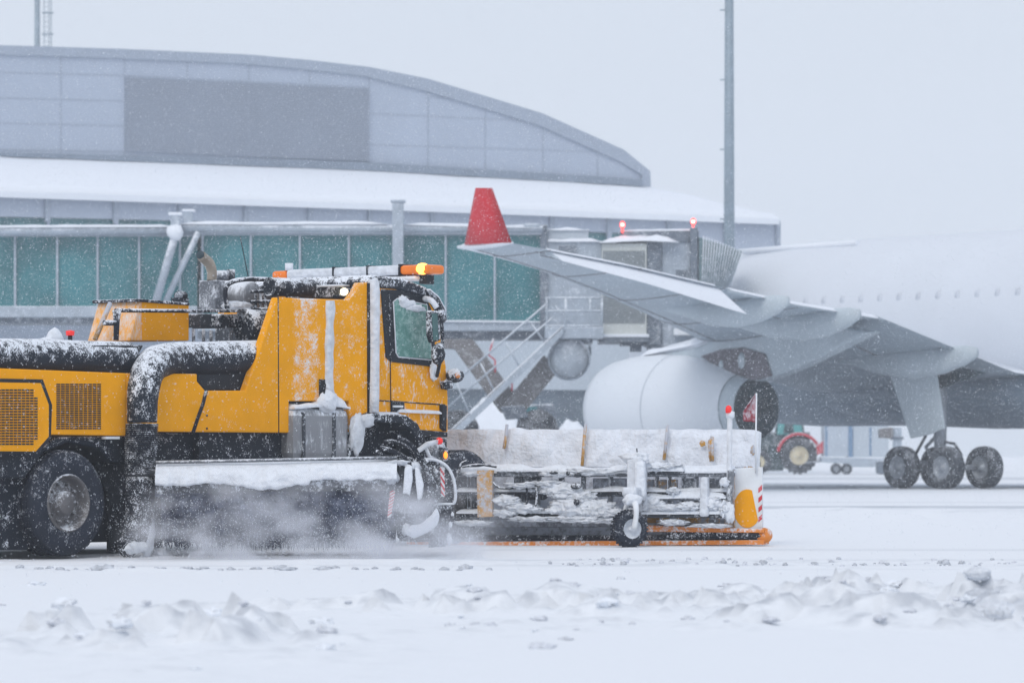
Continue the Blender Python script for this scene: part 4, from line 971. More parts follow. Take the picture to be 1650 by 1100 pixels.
# light bar across the roof
xb_, zb_ = T(700, 434, -1.27)
def bar(y0, y1, name, m, h=.13, dz=0., dx=0., w_=.16, par=None): 
    return MB().box(xb_-w_+dx, xb_+w_+dx, y0, y1, zb_-h/2+dz, zb_+h/2+dz).build(name, m, par or tk, .035)
bar(-1.30, -.86, 'amber_lens', 'amber', .11); bar(-.86, .98, 'light_bar', 'snow_dirty', .12); bar(.98, 1.22, 'amber_lens', 'amber', .10)
MB().lathe([(-.05, 0), (-.05, .05), (-.015, .09), (.015, .09), (.05, .05), (.05, 0)], (xb_-.12, -1.19, zb_+.005), 'x', 20, sc2=(1.1, .72)).build('flashing_bulb', 'amber_lit', tk)
bar(-1.1, -.25, 'bar_bracket', 'white', .05, -.10); MB().box(xb_-.06, xb_+.08, -1.2, -1.08, zb_-.17, zb_-.06).build('bar_foot', 'black', tk, .01)
for yy in (-.86, -.35, .2): 
    MB().box(xb_-.17, xb_+.17, yy-.01, yy+.01, zb_-.068, zb_+.070).build('bar_clip', 'black', tk)
q = Vector((xb_-.1, .98, zb_+.05)); MB().tube([q, q+Vector((0, 0, .09))], .05, 10).build('snow_knob', 'snow', tk)
MB().tube([(xb_-.5, 1.25, zb_-.15), (xb_-.62, 1.3, zb_+.45)], .006, 5).build('aerial', 'black', tk)
# lamps
def lampf(px_, py2, yy, lit, par=tk):
    c = P(px_, py2, yy); b0 = MB().lathe([(-.02, .062), (.05, .06), (.09, .03), (.10, 0)], c, 'x', 20, sc2=(1.25, .8)).build('work_lamp', 'black', tk)
    MB().lathe([(-.03, 0), (-.028, .03), (-.02, .055)], c, 'x', 20, sc2=(1.25, .8)).build('lamp_lens', 'lamp' if lit else 'steel', b0)
lampf(556, 470, -.95, True)
pp([(545, 475), (568, 477), (568, 481), (545, 481)], -1.0, -.9, 'lamp_bracket', 'black')
# air cleaner drum above the side panel
c0, c1 = P(434, 462, -.95), P(500, 464, -.95)
MB().tube([c0, c1], .105, 20).rough(.01, 9).build('air_cleaner', 'hose', tk)
pp([(500, 462), (590, 455), (590, 481), (500, 480)], -.9, -.5, 'cab_rear_shelf', 'black_snowy')
MB().tube([P(505, 461, -.95), P(590, 460, -.95)], .012, 8).build('roof_rail', 'white', tk)
# machinery between hopper and cab, on the centre line
MB().box(T(300, 0, 0)[0], T(594, 0, -1.1)[0]-.05, -.85, .95, 1.2, T(0, 560, 0)[1]).build('machine_bed', 'chassis', tk)
pp([(400, 505), (450, 505), (450, 560), (400, 560)], .35, .9, 'engine_block', 'dark')
pp([(300, 499), (440, 497), (440, 503), (300, 504)], -.5, -.42, 'pipe_rail', 'black_snowy', .004)
gb = pp([(358, 506), (385, 506), (385, 528), (358, 528)], -.42, .08, 'cooler_box', 'black_snowy', .02)
pp([(322, 505), (362, 505), (362, 527), (322, 527)], -.25, .1, 'cooler_box', 'dark', .02)
MB().lathe([(0, 0), (0, .17), (.02, .19), (.35, .19), (.37, 0)], P(392, 524, -.45), 'x', 28).rough(.008, 8).build('filter_drum', 'black_snowy', tk)
mb = MB()
for a_, b_ in ((312, 530), (328, 530), (340, 532), (372, 532), (398, 505), (405, 507)): 
    c = P(a_, b_, -.3); MB().tube([c, c+Vector((0, 0, -.18))], .018, 8).build('strut', 'steel', tk)
mb = MB()
for a_, b_ in ((410, 470), (410, 486), (412, 498), (415, 512), (418, 535)): mb.tube([P(a_-6, b_, -.5), P(a_+34, b_-1, -.5)], .018, 8)
for a_ in (412, 420, 428): mb.tube([P(a_, 465, -.48), P(a_, 545, -.48)], .016, 8)
mb.build('pipework', 'black_snowy', tk)
pp([(410, 462), (440, 455), (452, 480), (440, 520), (410, 520)], .15, .35, 'rear_cab_housing', 'dark', .03)
# hydraulic tank / silencer
MB().lathe([(0, 0), (0, .15), (.03, .17), (.40, .17), (.43, .15), (.43, 0)], P(408, 477, -.35), 'y', 28).build('silencer', 'tank', tk)
MB().tube([P(366, 497, -.4), P(363, 468, -.4), P(372, 455, -.4), (P(394, 450, -.4)), P(430, 450, -.4)], .028, 10, True, 4).build('exhaust_pipe', 'black_snowy', tk)
MB().blob(P(384, 494, -.38), (.22, .1, .06), 3, .3, seed=21).build('silencer_snow', 'snow_dirty', tk)
xbx, _ = T(347, 475, -.1)
MB().box(xbx, xbx+.16, -.1, .17, T(347, 500, -.1)[1], T(347, 451, -.1)[1]).build('exhaust_box', 'steel', tk, .012)
ptube([(341, 452, .0), (341, 436, .0), (336, 423, .0), (324, 412, .0)], [.055, .062, .062, .055], 'exhaust_stack', 'stack', 20, 5)
MB().lathe([(0, 0), (0, .05), (.02, .058)], P(323.5, 411, .0)-Vector((.022, 0, 0)), 'x', 16, sc2=(1, .9)).build('stack_mouth', 'nozzle', tk)
MB().tube([P(358, 452, .1), P(358, 436, .1)], .075, 16).build('rain_cap', 'steel', tk); MB().tube([P(372, 452, .1), P(372, 434, .1)], .05, 12).build('rain_cap', 'dark', tk)
# hopper box
hp = pp([(226, 484), (304, 491), (304, 549), (208, 549)], -.35, .32, 'hopper', 'yellow_frost', .012)
pp([(229, 484), (304, 491), (304, 548), (229, 548)], -.356, -.352, 'hopper_side_skin', 'yellow_clean', .0)
pp([(222, 481), (306, 488), (306, 492), (222, 486)], -.38, .35, 'hopper_rim', 'black_snowy', .005)
MB().tube([P(186, 500, -.5), P(305, 501, -.5)], .022, 10).build('hopper_rail', 'black_snowy', tk)
MB().tube([P(188, 500, -.5), P(188, 517, -.5), P(187, 548, -.5)], [.05, .035, .03], 12).build('hydraulic_ram', 'black_snowy', tk)
MB().tube([P(168, 520, -.5), P(188, 520, -.5)], .03, 10).build('ram_joint', 'black_snowy', tk)
MB().tube([P(178, 488, -.1), P(153, 547, -.1)], .028, 8).build('slanted_edge', 'rust', tk)
lampf(290, 476, -.2, False); tb(286, 304, 480, 487, -.25, -.15).build('lamp_bracket', 'black_snowy', tk)
# fuel tank
ft = MB(); x0, x1 = T(470, 0, -1.3)[0], T(563, 0, -1.3)[0]; z0, z1 = T(510, 742, -1.3)[1], T(510, 657, -1.3)[1]
ft.box(x0, x1, -1.32, -.75, z0, z1); ft.build('fuel_tank', 'tank', tk, .09)
for p_ in (491, 540): MB().box(T(p_-2.5, 0, -1.34)[0], T(p_+2.5, 0, -1.34)[0], -1.335, -.8, z0+.01, z1-.05).build('tank_strap', 'dark', tk, .01)
snow_slab([T(472, 657, -1.3), T(520, 653, -1.3), T(562, 657, -1.3)], -1.33, -.85, .09, .05, .6).build('tank_snow', 'snow', tk)
MB().blob(P(528, 648, -1.3), (.16, .07, .12), 3, .35, seed=31).build('tank_snow', 'snow', tk)
pp([(466, 645), (563, 646), (563, 652), (466, 652)], -1.2, -1.0, 'tank_recess', 'black')
# front wheel arch
arch = [(560, 742), (566, 700), (578, 678), (600, 665), (655, 668), (674, 682), (688, 712), (696, 742)]
inn_ = [(684, 742), (676, 716), (664, 692), (650, 681), (608, 680), (590, 690), (580, 708), (576, 742)]
pp(arch+inn_, -1.30, -.9, 'front_mudguard', 'black_snowy', .02)
MB().blob(P(575, 700, -1.31), (.11, .05, .24), 3, .3, seed=41).blob(P(590, 678, -1.31), (.12, .05, .08), 3, .3, seed=42).build('mudguard_snow', 'snow_dirty', tk)
pp([(572, 672), (690, 690), (690, 760), (572, 760)], -.88, -.8, 'wheel_well', 'chassis', 0)
# front corner under the cab
pp([(668, 702), (722, 706), (720, 750), (690, 752), (680, 720)], -1.15, 1.1, 'front_bumper', 'chassis', .03)
hl = MB().lathe([(-.05, 0), (-.05, .12), (.1, .13)], P(703, 726, -1.2), 'y', 20).build('head_lamp', 'steel', tk)
pp([(712, 720), (723, 721), (723, 745), (712, 744)], -1.30, -1.16, 'indicator_housing', 'dark', .01)
MB().blob(P(718, 733, -1.31), (.03, .02, .045), 2, .1).build('indicator', 'amber_dim', tk)
MB().tube([P(671, 728, -1.42), P(688, 716, -1.42), P(707, 710, -1.42)], [.03, .035, .025], 8).build('marker_arm', 'snow_dirty', tk)
MB().tube([P(684, 716, -1.42), P(692, 735, -1.42), P(705, 742, -1.42)], .022, 8).build('marker_arm', 'snow_dirty', tk)
MB().blob(P(708, 710, -1.43), .042, 3, .03).build('marker_ball', 'redlens', tk)
# ------------- under-slung broom, swung out towards the camera
WF = Frame(0, 41.1, 0)
def toU(mb):   # points given in the broom frame -> truck frame
    c, s = math.cos(-UF.a), math.sin(-UF.a)
    for v in mb.bm.verts:
        x, y = v.co.x+WF.ox-UF.ox, v.co.y+WF.oy-UF.oy
        v.co.x, v.co.y = c*x-s*y, s*x+c*y
    return mb
BT = WF.T
x0, x1 = BT(252, 0, 0)[0], BT(640, 0, 0)[0]
mb = MB(); rows = []       # hood: curved sheet
n_ = 40
for i in range(n_+1):
    x_ = x0+(x1-x0)*i/n_; r_ = []
    ztop = BT(0, 742-5*i/n_, 0)[1]
    for j in range(9):
        a_ = R(-10+j*25)
        r_.append(mb.bm.verts.new((x_, .35-math.cos(a_)*.42, ztop-.30+.30*math.sin(a_) if a_ > 0 else ztop-.30-.05)))
    rows.append(r_)
for a, b in zip(rows, rows[1:]):
    for j in range(8): mb.bm.faces.new((a[j], a[j+1], b[j+1], b[j])).smooth = True
toU(mb).build('broom_hood', 'dark', tk)
mb = MB(); rows = []       # thick snow on the hood with a ragged lower edge
n_ = 110
for i in range(n_+1):
    x_ = x0+(x1-x0)*i/n_; px_ = 252+388*i/n_
    low = 778+11*math.exp(-((px_-430)/48)**2)+5*math.exp(-((px_-280)/40)**2)+2.5*noise.noise(Vector((px_*.07, 0, 0)))-(5 if px_ > 500 else 0)
    tp = 743-7*i/n_; r_ = []
    for j in range(12):
        t = j/11
        yy = .32-.42*math.cos(R(-5+95*(1-t)))-.05; z_ = BT(0, tp+(low-tp)*t**1.3, -.1)[1]
        nn = noise.noise(Vector((x_*9, t*4, 0)))*.035+noise.noise(Vector((x_*30, t*12, 2)))*.012
        yy = .30-.42*math.sin(R(8+82*t**.6))-.04+nn
        r_.append(mb.bm.verts.new((x_, yy, z_+nn*.4)))
    r_.append(mb.bm.verts.new((x_, .02, r_[-1].co.z+.03)))
    r_.insert(0, mb.bm.verts.new((x_, .55, r_[0].co.z-.02)))
    rows.append(r_)
for a, b in zip(rows, rows[1:]):
    for j in range(len(a)-1): mb.bm.faces.new((a[j], a[j+1], b[j+1], b[j])).smooth = True
toU(mb).build('hood_snow', 'snow', tk)
mb = MB(); mb.tube([Vector((x0, -.06, BT(0, 745, -.06)[1])), Vector((x1, -.06, BT(0, 737, -.06)[1]))], .018, 8); toU(mb).build('hood_edge_bar', 'steel', tk)
# brush roller with bristle tufts
mb = MB(); random.seed(11); bz = .52
mb.lathe([(x0+.05, 0), (x0+.05, .40), (x1-.03, .40), (x1-.03, 0)], (0, .38, bz), 'x', 40)
for i in range(2600):
    a_ = random.uniform(0, 2*math.pi); xx = random.uniform(x0+.05, x1-.05); l_ = random.uniform(.44, .52)
    ca, sa = math.cos(a_), math.sin(a_); ta = random.uniform(-.12, .12); w_ = .012
    A = Vector((xx-w_, .38+ca*.38, bz+sa*.38)); B = Vector((xx+w_, .38+ca*.38, bz+sa*.38)); C_ = Vector((xx+ta*.3, .38+math.cos(a_+ta)*l_, bz+math.sin(a_+ta)*l_))
    mb.bm.faces.new([mb.bm.verts.new(q) for q in (A, B, C_)])
toU(mb).build('broom_roller', 'brush', tk)
pl = [BT(a, b, 0) for a, b in ((250, 760), (640, 765), (640, 800), (250, 800))]
mb = MB().prism(pl, .0, .02); toU(mb).build('broom_flap', 'brush', tk)
# end gear of the broom
def bp(pts, y0_, y1_, name, m, bev=.01): toU(MB().px(WF, pts, y0_, y1_)).build(name, m, tk, bev)
bp([(640, 745), (668, 740), (690, 752), (696, 800), (690, 838), (668, 862), (640, 868), (632, 800)], .0, .5, 'gear_case', 'dark', .03)
bp([(690, 742), (706, 742), (722, 753), (732, 775), (734, 800), (730, 812), (690, 812)], .25, .32, 'rubber_shroud', 'rubber', .01)
bp([(696, 813), (730, 813), (729, 862), (718, 880), (690, 882)], .25, .31, 'rubber_flap', 'rubber', .01)
def bt(pts, r_, name, m, yy=0., n=10, sm=3): toU(MB().tube([WF.P(a, b, yy) for a, b in pts], r_, n, True, sm)).build(name, m, tk)
bt([(680, 740), (702, 741), (720, 751), (731, 772), (734, 800), (731, 811)], .017, 'shroud_edge', 'snow_dirty', .22)
bt([(698, 812), (732, 811)], .012, 'shroud_bar', 'white', .2, 8, 1)
for a_, b_, s_ in ((729, 828, 5), (726, 845, 7), (724, 868, 15), (703, 760, 5)): toU(MB().blob(WF.P(a_, b_, .22), (.012+.001*s_, .02, .005*s_), 2, .4, seed=a_)).build('stuck_snow', 'snow', tk)
bt([(612, 722), (640, 730), (664, 748), (684, 775), (694, 800), (700, 812)], .032, 'hydraulic_hose', 'rubber', -.05)
bt([(605, 728), (632, 736), (655, 750), (672, 772), (686, 806)], .028, 'hydraulic_hose', 'rubber', -.02)
bt([(640, 705), (662, 716), (676, 738), (690, 770), (697, 806)], .026, 'hydraulic_hose', 'rubber', -.08)
bt([(618, 712), (640, 712), (668, 730), (690, 760), (704, 788)], .022, 'hydraulic_hose', 'rubber', .1)
bp([(652, 752), (664, 750), (665, 772), (660, 798), (654, 794), (649, 796)], -.12, -.03, 'stuck_snow', 'snow', .02)
bp([(668, 751), (676, 755), (683, 780), (680, 803), (673, 806), (670, 780)], -.12, -.03, 'stuck_snow', 'snow', .02)
for c, r_, s_ in (((655, 853), (.05, .05, .06), 6), ((633, 768), (.07, .06, .08), 7), ((668, 750), (.10, .05, .05), 8), ((645, 744), (.14, .05, .035), 9)):
    toU(MB().blob(WF.P(c[0], c[1], -.04), r_, 3, .28, seed=s_)).build('stuck_snow', 'snow_dirty', tk)
bt([(640, 742), (648, 738), (654, 742), (660, 738), (668, 743), (676, 738), (690, 745)], .02, 'cable', 'rubber', -.06)
bp([(703, 816), (709, 832), (704, 846), (688, 858), (666, 868), (649, 858), (662, 846), (678, 844), (696, 828)], -.16, .02, 'packed_snow_wedge', 'snow', .04)
def stripes(fr, pts4, n, y_, name, par, conv=None, slant=.5):
    """red and white diagonal reflector strip between two vertical edges"""
    (xa, ya), (xb, yb), (xc, yc), (xd, yd) = pts4
    mb = MB()
    mb.px(fr, pts4, y_-.004, y_, 1)
    for i in range(n):
        t0, t1 = i/n, (i+.5)/n
        l_ = lambda t: (xa+(xd-xa)*t, ya+(yd-ya)*t); r_ = lambda t: (xb+(xc-xb)*t, yb+(yc-yb)*t)
        s_ = slant/n
        mb.px(fr, [l_(t0), r_(min(1, t0+s_)), r_(min(1, t1+s_)), l_(t1)], y_-.008, y_-.0045, 0)
    if conv: conv(mb)
    return mb.build(name, ['red', 'white'], par)
stripes(WF, [(709, 752), (716, 752), (717, 800), (711, 800)], 4, .245, 'reflector_strip', tk, toU, .9)
stripes(WF, [(628, 792), (637, 790), (630, 832), (624, 834)], 8, -.03, 'reflector_strip', tk, toU, -.6)
# ================================================================== SNOW PLOUGH
import math as _m
PF = Frame(3.05, 44.95, -14)      # right end; x runs right, plough goes left (negative x) and away
pw = thing('snow_plough', 'wide snow-caked plough blade with orange lower edge in front of the truck cab', 'snow plough', PF)
PT = PF.T; PP_ = PF.P
def pb(pts, y0_, y1_, name, m, bev=.01): return MB().px(PF, pts, y0_, y1_).build(name, m, pw, bev)
# curved mouldboard: seen from behind
mb = MB(); rows = []; xl = PT(640, 0, 0)[0]; xr = PT(1223, 0, .5)[0]; n_ = 120
zt = lambda x_: H+(YH-690)/F*PF.D(x_, .1)
for i in range(n_+1):
    x_ = xl+(xr-xl)*i/n_; px_ = 825+F*(PF.ox+x_*PF.hx)/PF.D(x_, 0)
    top_z = H+(YH-(691-2*math.exp(-((px_-815)/8)**2)+(0 if px_ < 1190 else (px_-1190)**2*.012)))/F*PF.D(x_, .1)
    r_ = []
    for j in range(22):
        t = j/21; z_ = .03+(top_z-.03)*t
        yy = .08+.50*t
        if t > .62: nn = noise.noise(Vector((x_*2.2, t*5, 1)))*.07+noise.noise(Vector((x_*9, t*16, 4)))*.035+noise.noise(Vector((x_*22, t*30, 4)))*.018
        else: nn = 0
        r_.append(mb.bm.verts.new((x_, yy-nn, z_+(.012*noise.noise(Vector((x_*6, 0, 9))) if j == 21 else 0))))
    rows.append(r_)
for a, b in zip(rows, rows[1:]):
    for j in range(21):
        f = mb.bm.faces.new((a[j], a[j+1], b[j+1], b[j])); f.smooth = True; f.material_index = 0 if j >= 14 else 1
# front skin
fr_ = [[mb.bm.verts.new(v.co+Vector((0, .12, 0))) for v in r_] for r_ in rows]
for a, b in zip(fr_, fr_[1:]):
    for j in range(21): f = mb.bm.faces.new((a[j], b[j], b[j+1], a[j+1])); f.smooth = True; f.material_index = 2
for a, b, c, d in zip(rows, rows[1:], fr_, fr_[1:]): mb.bm.faces.new((a[-1], b[-1], d[-1], c[-1])); mb.bm.faces.new((a[0], c[0], d[0], b[0])).material_index = 2
for a, c in ((rows[0], fr_[0]), (rows[-1], fr_[-1])):
    for j in range(21): mb.bm.faces.new((a[j], c[j], c[j+1], a[j+1])).material_index = 2
mb.build('mouldboard', ['plowback', 'plowmid', 'white'], pw)
yb = lambda t: .08+.50*t-.03
YTOP = -.17
for xs_, m_ in (([(817, 684), (815, 705), (812, 722)], 'rust'), ([(944, 683), (942, 700), (940, 725), (938, 750)], 'rust'), ([(1076, 685), (1074, 705), (1070, 740)], 'rust'), ([(1148, 704), (1148, 742)], 'rust')):
    MB().tube([PP_(a, b, yb(.95-.3*(b-690)/60)-.04) for a, b in xs_], .02, 8).build('blade_rib', m_, pw)
# yellow wear patches on the snow skin
for a, b, w_, h_ in ((1145, 722, 4, 20), (1132, 714, 5, 5), (1213, 725, 4, 8), (1210, 753, 5, 2.5), (1200, 753, 3, 2.)):
    MB().blob(PP_(a, b, yb(.8)-.03), (w_/140, .012, h_/140), 3, .3, seed=a).build('bare_paint_patch', 'rust', pw)
# end plate
endp = pb([(1184, 754), (1228, 752), (1229, 853), (1184, 857), (1181, 800)], -.16, -.10, 'end_plate', 'white')
arc = [PT(1204+22*math.cos(R(a_)), 819+31*math.sin(R(a_)), -.17) for a_ in range(38, 300, 12)]
arc = [p for p in arc]; 
MB().prism(arc, -.168, -.161).build('yellow_patch', 'yellow_clean', endp)
stripes(PF, [(1222, 786), (1228, 786), (1228, 849), (1222, 849)], 4, -.162, 'reflector_strip', endp, None, -.35)
pb([(1179, 755), (1183, 755), (1184, 862), (1179, 862)], -.2, -.1, 'end_post', 'rust')
# lower body: backing, orange bars, rubber edge
pb([(1030, 845), (1232, 852), (1232, 858), (1030, 856)], -.26, -.18, 'upper_orange_bar', 'orange')
pb([(660, 862), (1230, 862), (1231, 872), (660, 878)], -.16, .06, 'rubber_edge', 'rubber')
pb([(655, 873), (1231, 869.5), (1231, 877), (655, 880)], -.24, .10, 'cutting_edge', 'orange', .004)
pb([(1075, 856), (1222, 858), (1226, 864), (1215, 868), (1075, 868)], -.24, -.17, 'rubber_strip', 'rubber')
MB().lathe([(-.03, 0), (-.03, .09), (.03, .09), (.03, 0)], PP_(1232, 862, -.2), 'y', 20).build('end_roller', 'orange', pw)
pb([(700, 838), (1190, 836), (1190, 848), (700, 850)], -.06, .1, 'lower_plate', 'plowmid')
for i, (a, b) in enumerate(((1042, 1062), (1065, 1078), (1090, 1115), (1100, 1118), (1118, 1142), (1150, 1160))): pb([(a, 829), (b, 829), (b, 842), (a, 842)], -.09, -.05, 'bare_plate', 'rust')
pb([(1167, 835), (1184, 835), (1184, 856), (1167, 856)], -.2, -.1, 'corner_block', 'rust')
# frame beams
def beam(x0_, x1_, ya_, yb_, name, m, d0=-.34, d1=-.18, sn=0., bev=.01):
    o = MB().px(PF, [(x0_, ya_), (x1_, ya_), (x1_, yb_), (x0_, yb_)], d0, d1).build(name, m, pw, bev)
    if sn: snow_slab([PT(x0_, ya_, d0), PT((x0_+x1_)/2, ya_, d0), PT(x1_, ya_, d0)], d0-.03, d1+.1, sn, .04, .7).build('beam_snow', 'snow', pw)
    return o
beam(736, 1180, 760, 768, 'top_beam', 'steel', -.34, -.1, .05)
beam(800, 900, 757, 762, 'top_rail', 'steel', -.40, -.36, .03)
beam(1036, 1102, 757, 764, 'top_beam_end', 'dark', -.42, -.35, .06)
beam(735, 1180, 790, 797, 'middle_beam', 'dark', -.30, -.14, .04)
beam(1036, 1170, 801, 806, 'middle_rail', 'steel', -.40, -.3, .05)
beam(736, 1168, 825, 833, 'lower_beam', 'dark', -.34, -.2, .05)
beam(1030, 1168, 826, 834, 'lower_beam_face', 'dark', -.42, -.36, .03)
for a, b in ((752, 754), (757, 760), (772, 776), (838, 842), (862, 866), (900, 905), (936, 940), (980, 984), (1056, 1058), (1076, 1078), (1098, 1101), (1118, 1122), (1160, 1163)):
    beam(a, b, 766, 830, 'upright', 'steel', -.26, -.1)
for a, b, c, d in ((1042, 772, 1054, 788), (1058, 772, 1074, 790), (1080, 772, 1092, 786)): pb([(a, b), (c, b), (c, d), (a, d)], -.15, -.11, 'bare_plate', 'rust')
pb([(1100, 770), (1122, 770), (1122, 796), (1100, 796)], -.2, -.12, 'backing_plate', 'steel'); pb([(1136, 770), (1165, 770), (1165, 812), (1136, 812)], -.2, -.12, 'backing_plate', 'steel')
pb([(955, 770), (1008, 770), (1008, 800), (955, 800)], -.2, -.12, 'backing_plate', 'plowmid'); pb([(828, 768), (870, 768), (870, 780), (828, 780)], -.22, -.12, 'backing_plate', 'steel')
# wide yellow leg plate
lg = pb([(768, 757), (793, 757), (793, 832), (769, 833)], -.46, -.36, 'leg_plate', 'rust', .006)
# snow masses on the frame
def sb(a, b, w_, h_, d, s_, name='frame_snow', m='snow'): return MB().blob(PP_(a, b, d), (w_/137, .08, h_/137), 4, .42, 6, s_).rough(.018, 14).build(name, m, pw)
for i, (a, b, w_, h_) in enumerate(((905, 790, 34, 11), (925, 815, 40, 16), (960, 820, 32, 14), (985, 826, 24, 8), (935, 800, 26, 9), (880, 778, 26, 5), (840, 782, 24, 5), (818, 806, 24, 8), (840, 818, 30, 8),
        (815, 826, 22, 6), (1048, 812, 20, 12), (1075, 818, 28, 6), (1108, 816, 24, 7), (1150, 812, 18, 10), (1168, 820, 10, 12), (1148, 804, 12, 6), (900, 762, 30, 5), (950, 760, 50, 5), (1060, 752, 34, 6), (860, 836, 40, 4), (930, 836, 50, 5), (975, 838, 30, 4), (760, 842, 30, 4), (1085, 790, 10, 6), (760, 764, 16, 3), (1085, 841, 22, 5), (1145, 847, 30, 3))):
    sb(a, b, w_, h_, -.40, i)
for a, b, w_, h_ in ((928, 783, 9, 5), (929, 808, 5, 6), (892, 761, 7, 3), (931, 765, 6, 4), (915, 762, 3, 4)):
    MB().lathe([(-.005, 0), (-.005, 1), (.01, 1)], PP_(a, b, -.50), 'y', 16, sc2=(w_/140, h_/140)).build('frame_hole', 'dark', pw)
# hydraulic hoses
for pts in ([(790, 772), (806, 786), (840, 784), (872, 780)], [(848, 784), (850, 800), (848, 815)], [(864, 786), (865, 802), (863, 816)], [(745, 752), (770, 748), (800, 752)], [(740, 766), (742, 748), (752, 742)]):
    MB().tube([PP_(a, b, -.42) for a, b in pts], .013, 8, True, 3).build('hydraulic_hose', 'black_snowy', pw)
# side column with snow, and castor wheel
colm = MB().px(PF, [(1010, 741), (1034, 735), (1038, 760), (1037, 806), (1010, 806)], -.62, -.42).build('castor_column', 'snow_dirty', pw, .02)
MB().px(PF, [(1022, 745), (1038, 742), (1040, 800), (1024, 806)], -.70, -.625).rough(.02, 9).build('column_snow', 'snow', pw, .03)
MB().blob(PP_(1022, 738, -.5), (.15, .1, .07), 3, .4, seed=50).blob(PP_(1018, 798, -.6), (.1, .1, .07), 3, .4, seed=51).build('column_snow', 'snow', pw)
pb([(1128, 768), (1140, 768), (1141, 832), (1126, 832)], -.5, -.36, 'side_column', 'snow_dirty', .03)
pb([(1172, 756), (1180, 756), (1180, 838), (1172, 838)], -.42, -.3, 'corner_post', 'steel', .01)
MB().blob(PP_(1176, 826, -.42), (.05, .05, .12), 3, .4, seed=55).build('post_snow', 'snow', pw); MB().blob(PP_(1168, 776, -.42), (.06, .04, .05), 3, .5, seed=56).build('post_snow', 'snow', pw)
cx_, cz_ = PT(1014, 851, -.95); cr = .21
CF_ = R(40); 
def castor(mb):
    c, s = math.cos(CF_), math.sin(CF_); o = Vector((cx_, -.95))
    for v in mb.bm.verts:
        x, y = v.co.x-o.x, v.co.y-o.y; v.co.x, v.co.y = o.x+c*x-s*y, o.y+s*x+c*y
    return mb
cz_ = cr+.005
cw = MB().lathe([(-.075, .11), (-.085, .15), (-.07, .19), (-.04, cr), (.04, cr), (.07, .19), (.085, .15), (.075, .11)], (cx_, -.95, cz_), 'y', 40)
for i in range(30):
    a_ = 2*math.pi*i/30
    for d in (-.045, 0, .045):
        p0 = Vector((cx_+math.cos(a_+d)*cr, -.95+d-.014, cz_+math.sin(a_+d)*cr)); p1 = p0+Vector((0, .028, 0)); cw.tube([p0, p1], .014, 5)
cwo = castor(cw).build('castor_wheel', 'tyre', pw)
castor(MB().lathe([(-.08, .115), (-.06, .10), (-.02, .09), (-.02, .03), (-.07, .03), (-.07, 0)], (cx_, -.95, cz_), 'y', 24)).build('castor_rim', 'snow_dirty', cwo)
castor(MB().tube([(cx_, -.95-.12, cz_), (cx_+.02, -.95-.13, cz_+.15), (cx_+.02, -.95-.12, cz_+.27), (cx_+.05, -.93, cz_+.36)], [.035, .03, .035, .05], 10, True, 3)).build('castor_fork', 'white', pw)
castor(MB().tube([(cx_, -.95+.12, cz_), (cx_+.02, -.95+.12, cz_+.25), (cx_+.05, -.93, cz_+.36)], .03, 8)).build('castor_fork', 'white', pw)
castor(MB().blob((cx_+.03, -.98, cz_+.33), (.12, .09, .07), 3, .3, seed=60)).build('fork_snow', 'snow', pw)
MB().tube([PP_(1016, 808, -.55), Vector((cx_+.05, -.93, cz_+.36))], .05, 10).build('castor_stem', 'steel', pw)
MB().box(PT(1012, 0, -.62)[0], PT(1036, 0, -.62)[0], -.98, -.42, cz_+.38, cz_+.48).build('castor_arm', 'snow_dirty', pw, .03)
MB().tube([PP_(1026, 722, -.5), PP_(1027, 733, -.5), PP_(1023, 736, -.5)], .008, 6).build('column_hook', 'black', pw)
# marker lamp pole and flag
mp_ = MB().tube([PP_(1175, 835, -.36), PP_(1175, 760, -.36), PP_(1176, 673, -.36)], [.03, .03, .032], 12).rough(.006, 12).build('marker_pole', 'snow_dirty', pw)
MB().blob(PP_(1177, 668, -.36), (.05, .05, .05), 3, .25, seed=70).build('pole_snow', 'snow', mp_)
MB().lathe([(-.03, .036), (.02, .038), (.05, .028), (.062, 0)], PP_(1174, 661, -.38), 'z', 16, True).build('marker_lamp', 'redlens', mp_)
fp = MB().tube([PP_(1218, 762, -.2), PP_(1218, 700, -.2), PP_(1219, 633, -.2)], [.012, .011, .009], 8).build('flag_pole', 'white', pw)
mb = MB(); n_ = 14; rows = []
L_t, L_b = (1218.5, 633), (1217, 680)
for i in range(n_+1):
    t = i/n_; r_ = []
    for j in range(n_+1):
        u = j/n_
        ax = L_t[0]+(L_b[0]-L_t[0])*u; ay = L_t[1]+(L_b[1]-L_t[1])*u
        wd = 3+17*min(1, u*1.5)
        x_ = ax-wd*t; y_ = ay+t*(4-6*u)+1.5*noise.noise(Vector((t*4, u*4, 0)))
        p = PP_(x_, y_, -.2); p.y += .035*math.sin(t*9+u*4)*t; r_.append(mb.bm.verts.new(p))
    rows.append(r_)
for a, b in zip(rows, rows[1:]):
    for j in range(n_): mb.bm.faces.new((a[j], a[j+1], b[j+1], b[j])).smooth = True
fl = mb.build('flag', 'flag', fp); so = fl.modifiers.new('sol', 'SOLIDIFY'); so.thickness = .006
